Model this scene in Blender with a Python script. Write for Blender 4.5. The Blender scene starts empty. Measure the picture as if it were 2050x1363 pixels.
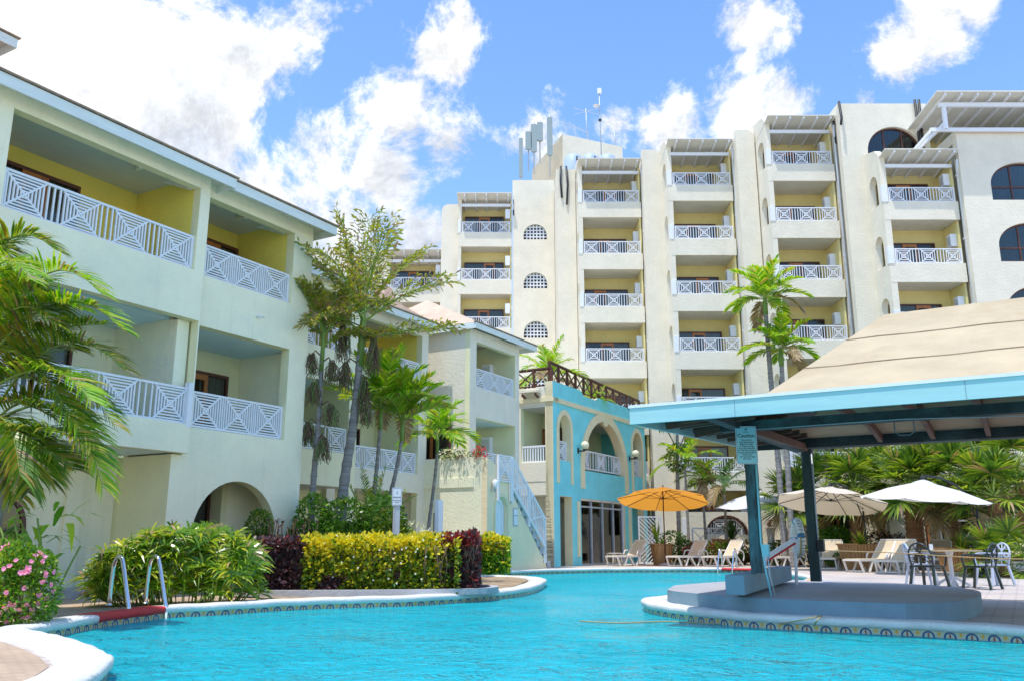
import bpy, math, random
from mathutils import Vector, Matrix, Euler
from mathutils.geometry import tessellate_polygon
from mathutils import noise as mnoise
random.seed(7)
R = math.radians
SC = bpy.context.scene
COL = SC.collection
# ---------------------------------------------------------------- camera
CH, PITCH, FPX = 0.9, R(13.15), 1729.0
cam = bpy.data.cameras.new("camera"); camo = bpy.data.objects.new("camera", cam); COL.objects.link(camo)
camo.location = (0, 0, CH); camo.rotation_euler = (R(90) + PITCH, 0, 0)
cam.sensor_width = 36; cam.lens = FPX / 2050 * 36; cam.clip_end = 3000; cam.clip_start = .05
SC.camera = camo
# ---------------------------------------------------------------- sun, sky, exposure
SUN_EL, SUN_FROM = R(73), (-0.60, -0.80)
sd = Vector((SUN_FROM[0] * math.cos(SUN_EL), SUN_FROM[1] * math.cos(SUN_EL), math.sin(SUN_EL)))
sun = bpy.data.lights.new("sun", 'SUN'); sun.energy = 2.35; sun.angle = R(.5); sun.color = (1, .955, .88)
suno = bpy.data.objects.new("sun", sun); COL.objects.link(suno); suno.rotation_euler = sd.to_track_quat('Z', 'Y').to_euler()
SC.view_settings.view_transform = 'Standard'; SC.view_settings.look = 'None'; SC.view_settings.exposure = 0.8
SC.view_settings.gamma = 1
SC.cycles.max_bounces = 10; SC.cycles.transparent_max_bounces = 16; SC.cycles.caustics_refractive = False
SC.cycles.caustics_reflective = False; SC.cycles.sample_clamp_indirect = 6; SC.cycles.sample_clamp_direct = 40
CT, ST = math.cos(PITCH), math.sin(PITCH)
def ray(x, y):
    a = (x - 1025) / FPX; b = (681.5 - y) / FPX
    return (a, CT - b * ST, ST + b * CT)
def atY(x, y, Y):
    r = ray(x, y); k = Y / r[1]; return Vector((r[0] * k, Y, CH + r[2] * k))
def atZ(x, y, z):
    r = ray(x, y); k = (z - CH) / r[2]; return Vector((r[0] * k, r[1] * k, z))
def onW(x, y, p, d):
    r = ray(x, y); D = -r[0] * d[1] + r[1] * d[0]; k = (-p[0] * d[1] + p[1] * d[0]) / D
    return ((r[0] * k - p[0]) * d[0] + (r[1] * k - p[1]) * d[1], CH + r[2] * k)

# ---- world: Nishita sky with cumulus clouds placed by direction
w = bpy.data.worlds.new("World"); SC.world = w; w.use_nodes = True
nt = w.node_tree; nt.nodes.clear()
def nd(t, **k):
    n = nt.nodes.new(t)
    for a, b in k.items(): setattr(n, a, b)
    return n
def lk(a, b): nt.links.new(a, b)
sky = nd('ShaderNodeTexSky', sky_type='NISHITA', sun_disc=False); sky.sun_elevation = SUN_EL
sky.sun_rotation = math.atan2(SUN_FROM[0], SUN_FROM[1]); sky.air_density = 1.3; sky.dust_density = .3; sky.ozone_density = 4.5
tc = nd('ShaderNodeTexCoord')
nz1 = nd('ShaderNodeTexNoise'); nz1.inputs['Scale'].default_value = 5.5; nz1.inputs['Detail'].default_value = 9; nz1.inputs['Roughness'].default_value = .68
nz1.inputs['Distortion'].default_value = .25
lk(tc.outputs['Generated'], nz1.inputs['Vector'])
def math_(op, a, b=None, clamp=False):
    n = nd('ShaderNodeMath', operation=op); n.use_clamp = clamp
    for i, v in enumerate((a, b)):
        if v is None: continue
        if isinstance(v, (int, float)): n.inputs[i].default_value = v
        else: lk(v, n.inputs[i])
    return n.outputs[0]
BLOBS = [(100, 60, 450, 1.0), (330, 260, 380, 1.0), (520, 400, 200, 1.0), (60, 200, 380, 1.0), (480, 130, 220, .95), (790, 210, 160, .85), (870, 110, 110, .75), (600, 300, 190, .9), (760, 350, 130, .85),
         (900, 280, 120, .75), (850, 470, 90, .8), (690, 440, 120, .85), (1060, 270, 95, .8), (1100, 330, 120, .75), (1330, 250, 115, .76), (1480, 210, 105, .76), (1240, 250, 90, .62), (1560, 210, 80, .7), (1500, 60, 85, .68), (1490, 130, 60, .6),
         (1800, 100, 90, .72), (1880, 50, 110, .72), (1950, 20, 80, .7), (1740, 210, 60, .5), (2050, 330, 60, .5), (-500, 300, 700, .9), (2900, 300, 420, .8), (3300, -300, 500, .8), (900, -900, 380, .75), (-300, -700, 520, .75)]
acc = None
for (bx, by, br, bs) in BLOBS:
    d = Vector(ray(bx, by)).normalized()
    s = nd('ShaderNodeVectorMath', operation='DISTANCE'); lk(tc.outputs['Generated'], s.inputs[0]); s.inputs[1].default_value = d
    v = math_('SUBTRACT', bs * 1.0, math_('DIVIDE', s.outputs['Value'], br * 1.12 / 1760))
    acc = v if acc is None else math_('MAXIMUM', acc, v)
dens = math_('ADD', acc, math_('MULTIPLY', math_('SUBTRACT', nz1.outputs['Fac'], .5), 3.9))
mr = nd('ShaderNodeMapRange', interpolation_type='SMOOTHSTEP'); lk(dens, mr.inputs['Value'])
mr.inputs['From Min'].default_value = .12; mr.inputs['From Max'].default_value = .58
nz2 = nd('ShaderNodeTexNoise'); nz2.inputs['Scale'].default_value = 5.2; nz2.inputs['Detail'].default_value = 8; nz2.inputs['Roughness'].default_value = .62
vm = nd('ShaderNodeVectorMath', operation='ADD'); lk(tc.outputs['Generated'], vm.inputs[0]); vm.inputs[1].default_value = (3.1, .7, -.35); lk(vm.outputs[0], nz2.inputs['Vector'])
cr = nd('ShaderNodeValToRGB'); lk(nz2.outputs['Fac'], cr.inputs['Fac'])
cr.color_ramp.elements[0].position = .38; cr.color_ramp.elements[0].color = (.47, .51, .58, 1)
cr.color_ramp.elements[1].position = .60; cr.color_ramp.elements[1].color = (.70, .70, .70, 1)
nz3 = nd('ShaderNodeTexNoise'); nz3.inputs['Scale'].default_value = 5.5; nz3.inputs['Detail'].default_value = 9; nz3.inputs['Roughness'].default_value = .68; nz3.inputs['Distortion'].default_value = .25
vo = nd('ShaderNodeVectorMath', operation='ADD'); lk(tc.outputs['Generated'], vo.inputs[0]); vo.inputs[1].default_value = (-.004, .006, .022); lk(vo.outputs[0], nz3.inputs['Vector'])
rel = math_('ADD', math_('MULTIPLY', math_('SUBTRACT', nz1.outputs['Fac'], nz3.outputs['Fac']), 2.4), .95)  # cloud relief: bright tops and shaded undersides put into the cloud colour
rel = math_('MINIMUM', math_('MAXIMUM', rel, .78), 1.1)
cmul = nd('ShaderNodeVectorMath', operation='SCALE'); lk(cr.outputs['Color'], cmul.inputs[0]); lk(rel, cmul.inputs['Scale'])
hs = nd('ShaderNodeHueSaturation'); hs.inputs['Saturation'].default_value = 1.12; hs.inputs['Hue'].default_value = .504; hs.inputs['Value'].default_value = 1.0; lk(sky.outputs[0], hs.inputs['Color'])
bg1 = nd('ShaderNodeBackground'); lk(hs.outputs[0], bg1.inputs['Color']); bg1.inputs['Strength'].default_value = .15
bg2 = nd('ShaderNodeBackground'); lk(cmul.outputs[0], bg2.inputs['Color']); bg2.inputs['Strength'].default_value = 1.0
mxs = nd('ShaderNodeMixShader'); lk(mr.outputs['Result'], mxs.inputs[0]); lk(bg1.outputs[0], mxs.inputs[1]); lk(bg2.outputs[0], mxs.inputs[2])
wo = nd('ShaderNodeOutputWorld'); lk(mxs.outputs[0], wo.inputs['Surface'])

# ---------------------------------------------------------------- materials
def newmat(name):
    m = bpy.data.materials.new(name); m.use_nodes = True; t = m.node_tree; t.nodes.clear()
    o = t.nodes.new('ShaderNodeOutputMaterial'); return m, t, o
def mat(name, col, rough=.7, var=.08, vs=3.0, bump=0., bs=30., metal=0., spec=.5, col2=None, c2lo=.45, c2hi=.7, det=4, stretch=None, coat=0., streak=0.):
    m, t, o = newmat(name); L = t.links.new; N = t.nodes.new
    p = N('ShaderNodeBsdfPrincipled'); L(p.outputs[0], o.inputs['Surface'])
    p.inputs['Roughness'].default_value = rough; p.inputs['Metallic'].default_value = metal
    p.inputs['Specular IOR Level'].default_value = spec; p.inputs['Coat Weight'].default_value = coat
    tc = N('ShaderNodeTexCoord'); vec = tc.outputs['Object']
    if stretch:
        mp = N('ShaderNodeMapping'); L(vec, mp.inputs[0]); mp.inputs['Scale'].default_value = stretch; vec = mp.outputs[0]
    n = N('ShaderNodeTexNoise'); L(vec, n.inputs['Vector']); n.inputs['Scale'].default_value = vs; n.inputs['Detail'].default_value = det
    n.inputs['Roughness'].default_value = .6
    r = N('ShaderNodeMapRange'); L(n.outputs['Fac'], r.inputs[0]); r.inputs[1].default_value = .3; r.inputs[2].default_value = .7
    r.inputs[3].default_value = 1 - var; r.inputs[4].default_value = 1 + var
    base = N('ShaderNodeMix'); base.data_type = 'RGBA'; base.blend_type = 'MULTIPLY'; base.inputs[0].default_value = 1
    base.inputs[6].default_value = (*col, 1); L(r.outputs[0], base.inputs[7])
    outc = base.outputs[2]
    if col2:
        n2 = N('ShaderNodeTexNoise'); L(vec, n2.inputs['Vector']); n2.inputs['Scale'].default_value = vs * .37; n2.inputs['Detail'].default_value = 6; n2.inputs['Roughness'].default_value = .7
        r2 = N('ShaderNodeMapRange'); L(n2.outputs['Fac'], r2.inputs[0]); r2.inputs[1].default_value = c2lo; r2.inputs[2].default_value = c2hi
        mx = N('ShaderNodeMix'); mx.data_type = 'RGBA'; L(r2.outputs[0], mx.inputs[0]); L(outc, mx.inputs[6]); mx.inputs[7].default_value = (*col2, 1)
        outc = mx.outputs[2]
    if streak:
        mp3 = N('ShaderNodeMapping'); L(tc.outputs['Object'], mp3.inputs[0]); mp3.inputs['Scale'].default_value = (3.2, 3.2, .22); n3 = N('ShaderNodeTexNoise'); L(mp3.outputs[0], n3.inputs['Vector']); n3.inputs['Scale'].default_value = 1.6; n3.inputs['Detail'].default_value = 6; n3.inputs['Roughness'].default_value = .7
        r3 = N('ShaderNodeMapRange'); L(n3.outputs[0], r3.inputs[0]); r3.inputs[1].default_value = .55; r3.inputs[2].default_value = .8; r3.inputs[3].default_value = 0; r3.inputs[4].default_value = streak
        m3 = N('ShaderNodeMix'); m3.data_type = 'RGBA'; L(r3.outputs[0], m3.inputs[0]); L(outc, m3.inputs[6]); m3.inputs[7].default_value = (.36, .34, .28, 1); outc = m3.outputs[2]
    L(outc, p.inputs['Base Color'])
    if bump:
        nb = N('ShaderNodeTexNoise'); L(vec, nb.inputs['Vector']); nb.inputs['Scale'].default_value = bs; nb.inputs['Detail'].default_value = 3
        b = N('ShaderNodeBump'); b.inputs['Strength'].default_value = bump; b.inputs['Distance'].default_value = .02
        L(nb.outputs['Fac'], b.inputs['Height']); L(b.outputs[0], p.inputs['Normal'])
    return m
def leafmat(name, cols, rough=.45, trans=.35, hue=None):
    m, t, o = newmat(name); L = t.links.new; N = t.nodes.new
    g = N('ShaderNodeNewGeometry'); cr = N('ShaderNodeValToRGB'); L(g.outputs['Random Per Island'], cr.inputs[0])
    e = cr.color_ramp.elements; n = len(cols); cr.color_ramp.interpolation = 'LINEAR'
    e[0].position = 0; e[0].color = (*cols[0], 1); e[1].position = 1; e[1].color = (*cols[-1], 1)
    for i in range(1, n - 1): k = e.new(i / (n - 1)); k.color = (*cols[i], 1)
    p = N('ShaderNodeBsdfPrincipled'); p.inputs['Roughness'].default_value = rough; L(cr.outputs[0], p.inputs['Base Color'])
    p.inputs['Specular IOR Level'].default_value = .55
    tr = N('ShaderNodeBsdfTranslucent'); mx = N('ShaderNodeMixShader'); mx.inputs[0].default_value = trans
    gm = N('ShaderNodeMix'); gm.data_type = 'RGBA'; gm.blend_type = 'MULTIPLY'; gm.inputs[0].default_value = 1; L(cr.outputs[0], gm.inputs[6]); gm.inputs[7].default_value = (1.9, 1.7, .7, 1)
    L(gm.outputs[2], tr.inputs['Color'])
    L(p.outputs[0], mx.inputs[1]); L(tr.outputs[0], mx.inputs[2]); L(mx.outputs[0], o.inputs['Surface']); return m
M = {}
M['stucco'] = mat('cream stucco', (.82, .755, .61), .9, .05, 1.3, .7, 11, col2=(.68, .62, .50), c2lo=.52, c2hi=.95, spec=.2, streak=.14)
M['stuccog'] = mat('pale green stucco', (.95, .90, .66), .9, .05, 1.2, .6, 16, col2=(.72, .74, .63), c2lo=.5, c2hi=.95, spec=.2, streak=.2)
M['yellow'] = mat('yellow wall paint', (.82, .70, .32), .9, .05, 1.5, .4, 14, spec=.2)
M['yellowwing'] = mat('warm yellow wall paint', (.97, .80, .17), .9, .05, 1.5, .4, 14, spec=.2); M['vault'] = mat('white vaulted ceiling boards', (.92, .90, .80), .7, .04, 3)
M['cream2'] = mat('cream recess paint', (.86, .82, .52), .9, .05, 1.5, .4, 14, spec=.2)
M['soffit'] = mat('pale soffit paint', (.72, .84, .84), .85, .04, 2, spec=.2)
M['soffitw'] = mat('off white soffit', (.72, .70, .62), .85, .06, 2, spec=.2)
M['white'] = mat('white paint', (.82, .83, .86), .5, .04, 5)
M['stairwall'] = mat('warm cream stucco', (.93, .76, .50), .9, .05, 1.3, .7, 11, spec=.2, streak=.14)
M['fascia'] = mat('pale blue fascia paint', (.76, .82, .78), .6, .07, 2.5, col2=(.45, .62, .66), c2lo=.6, c2hi=.9, stretch=(.6, .6, 4))
M['blue'] = mat('turquoise stucco', (.22, .72, .78), .85, .08, 1.4, .6, 14, col2=(.14, .54, .62), c2lo=.5, c2hi=.9, spec=.25)
M['bluelt'] = mat('light turquoise trim', (.30, .72, .78), .7, .04, 2)
M['creamtrim'] = mat('cream trim', (.80, .71, .46), .8, .05, 3, .2, 15)
M['brown'] = mat('dark stained wood', (.10, .035, .022), .5, .25, 6, stretch=(1, 1, .2))
M['orange'] = mat('orange varnished wood', (.42, .15, .035), .45, .2, 5, stretch=(1, 1, .15))
M['shingle'] = mat('brown shingle', (.42, .30, .20), .95, .25, 9, .8, 40, col2=(.24, .19, .16))
M['tanroof'] = mat('tan roofing', (.68, .52, .38), .95, .1, 2, .5, 60, col2=(.58, .42, .30), c2lo=.5, c2hi=.8)
M['peach'] = mat('peach plaster', (.78, .55, .40), .9, .06, 2, .4, 20)
M['curtain'] = mat('beige curtain', (.40, .36, .28), .95, .2, 40, stretch=(1, 1, .02))
M['greycurtain'] = mat('grey curtain', (.22, .24, .30), .95, .3, 30, stretch=(1, 1, .02))
M['steel'] = mat('stainless steel', (.75, .76, .78), .16, .03, 3, metal=1)
M['greymetal'] = mat('grey metal', (.5, .54, .58), .5, .08, 4, metal=.3)
M['black'] = mat('black plastic', (.02, .022, .025), .5, .1, 4)
M['pipe'] = mat('white pipe', (.80, .82, .86), .45, .04, 3)
def glassmat(name, col, rough=.05, spec=1.0, alpha=None):
    m, t, o = newmat(name); L = t.links.new; N = t.nodes.new
    g = N('ShaderNodeBsdfGlossy'); g.inputs['Roughness'].default_value = rough; g.inputs['Color'].default_value = (1, 1, 1, 1)
    tr = N('ShaderNodeBsdfTransparent'); tr.inputs['Color'].default_value = (*col, 1)
    f = N('ShaderNodeFresnel'); f.inputs['IOR'].default_value = 1.6
    mx = N('ShaderNodeMixShader'); L(f.outputs[0], mx.inputs[0]); L(tr.outputs[0], mx.inputs[1]); L(g.outputs[0], mx.inputs[2]); L(mx.outputs[0], o.inputs['Surface']); return m
M['glass'] = glassmat('window glass', (.45, .5, .5))
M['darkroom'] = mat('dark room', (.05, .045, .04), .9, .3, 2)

# ---------------------------------------------------------------- mesh builder
class MB:
    def __init__(s): s.v = []; s.f = []; s.m = []; s.mats = []; s.sm = []; s.uv = None
    def mi(s, m):
        if isinstance(m, str): m = M[m]
        if m not in s.mats: s.mats.append(m)
        return s.mats.index(m)
    def add(s, vs, fs, m, smooth=False):
        b = len(s.v); s.v.extend([tuple(v) for v in vs]); k = s.mi(m)
        for f in fs: s.f.append([i + b for i in f]); s.m.append(k); s.sm.append(smooth)
    def box(s, x0, x1, y0, y1, z0, z1, m):
        v = [(x0, y0, z0), (x1, y0, z0), (x1, y1, z0), (x0, y1, z0), (x0, y0, z1), (x1, y0, z1), (x1, y1, z1), (x0, y1, z1)]
        s.add(v, [(0, 3, 2, 1), (4, 5, 6, 7), (0, 1, 5, 4), (1, 2, 6, 5), (2, 3, 7, 6), (3, 0, 4, 7)], m); return s
    def beam(s, a, b, w, h, m, up=(0, 0, 1)):
        a, b = Vector(a), Vector(b); d = (b - a); L = d.length; d.normalize(); u = Vector(up)
        if abs(d.dot(u)) > .98: u = Vector((0, 1, 0))
        x = d.cross(u).normalized() * (w / 2); z = x.cross(d).normalized() * (h / 2)
        v = [a - x - z, a + x - z, a + x + z, a - x + z, b - x - z, b + x - z, b + x + z, b - x + z]
        s.add(v, [(0, 1, 2, 3), (7, 6, 5, 4), (0, 4, 5, 1), (1, 5, 6, 2), (2, 6, 7, 3), (3, 7, 4, 0)], m); return s
    def tube(s, pts, r, m, seg=8, caps=True):
        pts = [Vector(p) for p in pts]; n = len(pts); rs = r if isinstance(r, (list, tuple)) else [r] * n
        vs = []; fs = []; ref = None
        for i, p in enumerate(pts):
            d = (pts[min(i + 1, n - 1)] - pts[max(i - 1, 0)]).normalized()
            if ref is None: ref = Vector((0, 0, 1)) if abs(d.z) < .9 else Vector((1, 0, 0))
            x = d.cross(ref).normalized(); y = x.cross(d).normalized(); ref = y
            for k in range(seg):
                a = 2 * math.pi * k / seg; vs.append(p + x * (math.cos(a) * rs[i]) + y * (math.sin(a) * rs[i]))
        for i in range(n - 1):
            for k in range(seg):
                a = i * seg + k; b = i * seg + (k + 1) % seg; fs.append((a, b, b + seg, a + seg))
        if caps: fs.append(tuple(range(seg))[::-1]); fs.append(tuple(range((n - 1) * seg, n * seg)))
        s.add(vs, fs, m, True); return s
    def lathe(s, prof, c, m, seg=20, smooth=True, sx=1, sy=1):
        vs = []; fs = []; n = len(prof)
        for (r, z) in prof:
            for k in range(seg):
                a = 2 * math.pi * k / seg; vs.append((c[0] + r * sx * math.cos(a), c[1] + r * sy * math.sin(a), c[2] + z))
        for i in range(n - 1):
            for k in range(seg):
                a = i * seg + k; b = i * seg + (k + 1) % seg; fs.append((a, b, b + seg, a + seg))
        s.add(vs, fs, m, smooth); return s
    def plate(s, outer, holes, y0, y1, m, mside=None):
        """flat plate in the local x-z plane, y0 (front) to y1 (back), with holes"""
        def area(l): return sum(l[i][0] * l[(i + 1) % len(l)][1] - l[(i + 1) % len(l)][0] * l[i][1] for i in range(len(l)))
        outer = list(outer) if area(outer) > 0 else list(outer)[::-1]
        holes = [list(h) if area(h) < 0 else list(h)[::-1] for h in holes]
        loops = [outer] + holes
        tri = tessellate_polygon([[Vector((p[0], p[1], 0)) for p in l] for l in loops])
        flat = [p for l in loops for p in l]; n = len(flat)
        def o(t):
            a, b, c = [flat[i] for i in t]; cr = (b[0] - a[0]) * (c[1] - a[1]) - (b[1] - a[1]) * (c[0] - a[0])
            return t if cr > 0 else (t[0], t[2], t[1])
        tri = [o(t) for t in tri]
        s.add([(p[0], y0, p[1]) for p in flat], tri, m)
        s.add([(p[0], y1, p[1]) for p in flat], [t[::-1] for t in tri], m)
        vs = []; fs = []
        for l in loops:
            k = len(l)
            for i in range(k):
                a, b = l[i], l[(i + 1) % k]; q = len(vs)
                vs += [(a[0], y0, a[1]), (b[0], y0, b[1]), (b[0], y1, b[1]), (a[0], y1, a[1])]; fs.append((q + 3, q + 2, q + 1, q))
        s.add(vs, fs, mside or m); return s
    def leaf(s, p, d, L, w, m, nrm=(0, 0, 1), droop=0., shape=1):
        """pointed leaf blade of two or three quads from p along d"""
        p, d, nr = Vector(p), Vector(d).normalized(), Vector(nrm)
        x = d.cross(nr)
        if x.length < 1e-4: x = d.cross(Vector((1, 0, 0)))
        x.normalize(); dz = Vector((0, 0, -droop * L))
        q1 = p + d * (L * .35) + dz * .12; q2 = p + d * (L * .7) + dz * .45; q3 = p + d * L + dz
        if shape == 0:   # short broad leaf
            s.add([p, q2 - x * w * .5 - d * L * .2, q3, q2 + x * w * .5 - d * L * .2], [(0, 1, 2, 3)], m); return
        s.add([p - x * w * .15, p + x * w * .15, q1 + x * w * .5, q1 - x * w * .5, q2 + x * w * .36, q2 - x * w * .36, q3], [(0, 1, 2, 3), (3, 2, 4, 5), (5, 4, 6)], m)
    def build(s, name, parent=None, loc=(0, 0, 0), rot=(0, 0, 0), label=None, cat=None, group=None, kind=None, bevel=0):
        me = bpy.data.meshes.new(name); me.from_pydata(s.v, [], s.f)
        for m in s.mats: me.materials.append(m)
        me.polygons.foreach_set('material_index', s.m); me.polygons.foreach_set('use_smooth', s.sm); me.update()
        o = bpy.data.objects.new(name, me); COL.objects.link(o); o.location = loc; o.rotation_euler = rot
        if parent: o.parent = parent
        if bevel:
            b = o.modifiers.new('bevel', 'BEVEL'); b.width = bevel; b.segments = 2; b.limit_method = 'ANGLE'; b.angle_limit = R(50)
        return tag(o, label, cat, group, kind)
def tag(o, label=None, cat=None, group=None, kind=None):
    if label: o['label'] = label
    if cat: o['category'] = cat
    if group: o['group'] = group
    if kind: o['kind'] = kind
    return o
def empty(name, loc=(0, 0, 0), rz=0, label=None, cat=None, group=None):
    o = bpy.data.objects.new(name, None); COL.objects.link(o); o.location = loc; o.rotation_euler = (0, 0, rz); o.empty_display_size = .2
    return tag(o, label, cat, group)
def inst(o, parent=None, loc=None, rot=None):
    c = o.copy(); COL.objects.link(c)
    if parent is not None: c.parent = parent
    if loc is not None: c.location = loc
    if rot is not None: c.rotation_euler = rot
    return c
def copy_tree(o, parent=None):
    c = o.copy(); COL.objects.link(c)
    if parent is not None: c.parent = parent
    for ch in list(o.children): copy_tree(ch, c)
    return c
def arch(x0, x1, zb, zs, n=14, ry=None):
    """opening with a round head: zb sill, zs spring line"""
    r = (x1 - x0) / 2; c = (x0 + x1) / 2; ry = ry or r
    return [(x0, zb), (x1, zb)] + [(c + r * math.cos(math.pi * i / n), zs + ry * math.sin(math.pi * i / n)) for i in range(n + 1)]
def rect(x0, x1, z0, z1): return [(x0, z0), (x1, z0), (x1, z1), (x0, z1)]

# ---------------------------------------------------------------- railing: squares with X and nested bars
def railing(w, h, n, rings=4, t=.035, d=.03, mt='white', gapbars=3, post=.06):
    b = MB(); f = t * 1.15
    b.box(0, w, -d, d, h - f, h, mt); b.box(0, w, -d, d, 0, f, mt); b.box(0, post, -d * 1.3, d * 1.3, f, h - f, mt); b.box(w - post, w, -d * 1.3, d * 1.3, f, h - f, mt)
    ih = h - 2 * f; iw = (w - 2 * post); sq = min(ih * 1.12, iw / n * .86); gap = (iw - n * sq) / max(n - 1, 1) if n > 1 else 0
    if n == 1: sq = iw
    dd = d * .6
    for i in range(n):
        x0 = post + i * (sq + gap); cx = x0 + sq / 2; cz = f + ih / 2
        b.beam((x0, 0, f), (x0 + sq, 0, f + ih), dd * 1.9, t * .9, mt, up=(0, 1, 0)) if False else None
        for (xa, xb) in ((x0, x0 + sq), (x0 + sq, x0)):
            a = Vector((xa, -.002 if xa < xb else .002, f)); c = Vector((xb, -.002 if xa < xb else .002, f + ih)); dv = (c - a).normalized(); px = Vector((-dv.z, 0, dv.x)) * t * .45
            yv = Vector((0, dd * 1.15, 0)); v = [a - px - yv, a + px - yv, c + px - yv, c - px - yv, a - px + yv, a + px + yv, c + px + yv, c - px + yv]
            b.add(v, [(0, 1, 2, 3), (7, 6, 5, 4), (0, 4, 5, 1), (1, 5, 6, 2), (2, 6, 7, 3), (3, 7, 4, 0)], mt)
        for k in range(1, rings + 1):
            q = k / (rings + .55); hx = sq / 2 * q; hz = ih / 2 * q; e = t * .38
            b.box(cx - hx, cx + hx, -dd, dd, cz + hz - e, cz + hz + e, mt); b.box(cx - hx, cx + hx, -dd, dd, cz - hz - e, cz - hz + e, mt)
            b.box(cx - hx - e, cx - hx + e, -dd, dd, cz - hz, cz + hz, mt); b.box(cx + hx - e, cx + hx + e, -dd, dd, cz - hz, cz + hz, mt)
        if i < n - 1:
            for k in range(gapbars):
                gx = x0 + sq + gap * (k + .5) / gapbars; b.box(gx - t * .38, gx + t * .38, -dd, dd, f, h - f, mt)
    return b
# sliding door seen in a recess: frame, orange leaf, curtain, glass
def door_mb(w, h, frame='brown', leaf=(.36, .64), t=.06, gap=(.42, .56)):
    b = MB()
    b.box(0, t, -.07, .07, 0, h, frame); b.box(w - t, w, -.07, .07, 0, h, frame); b.box(t, w - t, -.07, .07, h - t * 1.2, h, frame)
    if leaf:
        a, c = leaf[0] * w, leaf[1] * w; q = .09
        b.box(a, a + q, -.08, -.04, 0, h - t * 1.2, 'orange'); b.box(c - q, c, -.08, -.04, 0, h - t * 1.2, 'orange'); b.box(a + q, c - q, -.08, -.04, h - t * 1.2 - .12, h - t * 1.2, 'orange')
    n = int(w / .05); vs = []; fs = []
    for i in range(n + 1):
        x = t + (w - 2 * t) * i / n; y = .02 + .02 * math.sin(i * 1.9) + .01 * math.sin(i * .7)
        vs += [(x, y, 0), (x, y, h - t)]
        if i < n and not (gap[0] < i / n < gap[1]): fs.append((2 * i, 2 * i + 2, 2 * i + 3, 2 * i + 1))
    b.add(vs, fs, 'curtain')
    b.add([(t, -.03, 0), (w - t, -.03, 0), (w - t, -.03, h - t), (t, -.03, h - t)], [(0, 1, 2, 3)], 'glass')
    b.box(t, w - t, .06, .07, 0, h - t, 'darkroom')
    return b
def ac_mb():
    b = MB(); b.box(-.16, .16, -.22, 0, 0, .8, 'white'); b.box(-.19, -.16, -.2, -.02, .1, .7, 'white')
    b.box(-.165, -.16, -.2, -.05, .3, .5, 'greymetal')
    for k in range(8): b.box(-.13, .13, -.226, -.222, .12 + k * .07, .15 + k * .07, 'greymetal')
    return b
# ================================================================ POOL AND GROUND
def catmull(pts, k=6, closed=True):
    out = []; n = len(pts)
    for i in range(n if closed else n - 1):
        p = [Vector(pts[(i + j - 1) % n] if closed else pts[max(0, min(n - 1, i + j - 1))]) for j in range(4)]
        for q in range(k):
            t = q / k; out.append(.5 * ((2 * p[1]) + (p[2] - p[0]) * t + (2 * p[0] - 5 * p[1] + 4 * p[2] - p[3]) * t * t + (3 * p[1] - p[0] - 3 * p[2] + p[3]) * t ** 3))
    if not closed: out.append(Vector(pts[-1]))
    return out
WZ = -.12
pp = [atZ(x, y, WZ)[:2] for x, y in ((44, 1289), (70, 1282), (120, 1272), (205, 1255), (273, 1245), (341, 1236), (444, 1230), (580, 1221), (700, 1216), (850, 1211), (1000, 1199), (1060, 1189))]
pp += [(.68, 20.4), (.78, 22), (.45, 23.5), (-.35, 24.2), (-1.3, 24.4), (-1.7, 25.2), (-1.3, 26.4), (-.3, 27.8), (1.2, 29.8), (3.2, 31), (5.2, 31.4), (7.0, 31.2), (8.2, 30), (8.3, 28), (8.0, 25.5), (7.7, 23.2), (6.6, 20.5),
       (5.2, 18), (4, 16.4), (2.9, 15.4), (2.15, 14.4), (2.05, 13.3), (2.3, 12.4), (2.74, 11.5), (3.3, 10.95), (3.99, 10.5), (4.7, 10.05), (5.33, 9.47), (6.5, 8.2), (8.2, 5.5), (8.5, 2), (7, -2), (3, -4), (-1, -4), (-3, -2),
       (-3, 1.5), (-2.7, 4), (-2.8, 5.8)] + [atZ(x, y, WZ)[:2] for x, y in ((208, 1363), (198, 1347), (171, 1330), (120, 1310), (78, 1299))]
loop = catmull([(a, b, 0) for a, b in pp], 5)
# outward normals
nl = len(loop)
def onorm(i, k=1):
    d = (loop[(i + k) % nl] - loop[(i - k) % nl]).normalized(); return Vector((-d.y, d.x, 0))
cen = Vector((2, 15, 0))
sgn = 1
ar = sum(loop[i].x * loop[(i + 1) % nl].y - loop[(i + 1) % nl].x * loop[i].y for i in range(nl))
if ar > 0: sgn = -1
def offs(i, q): return loop[i] + onorm(i) * sgn * q
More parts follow.
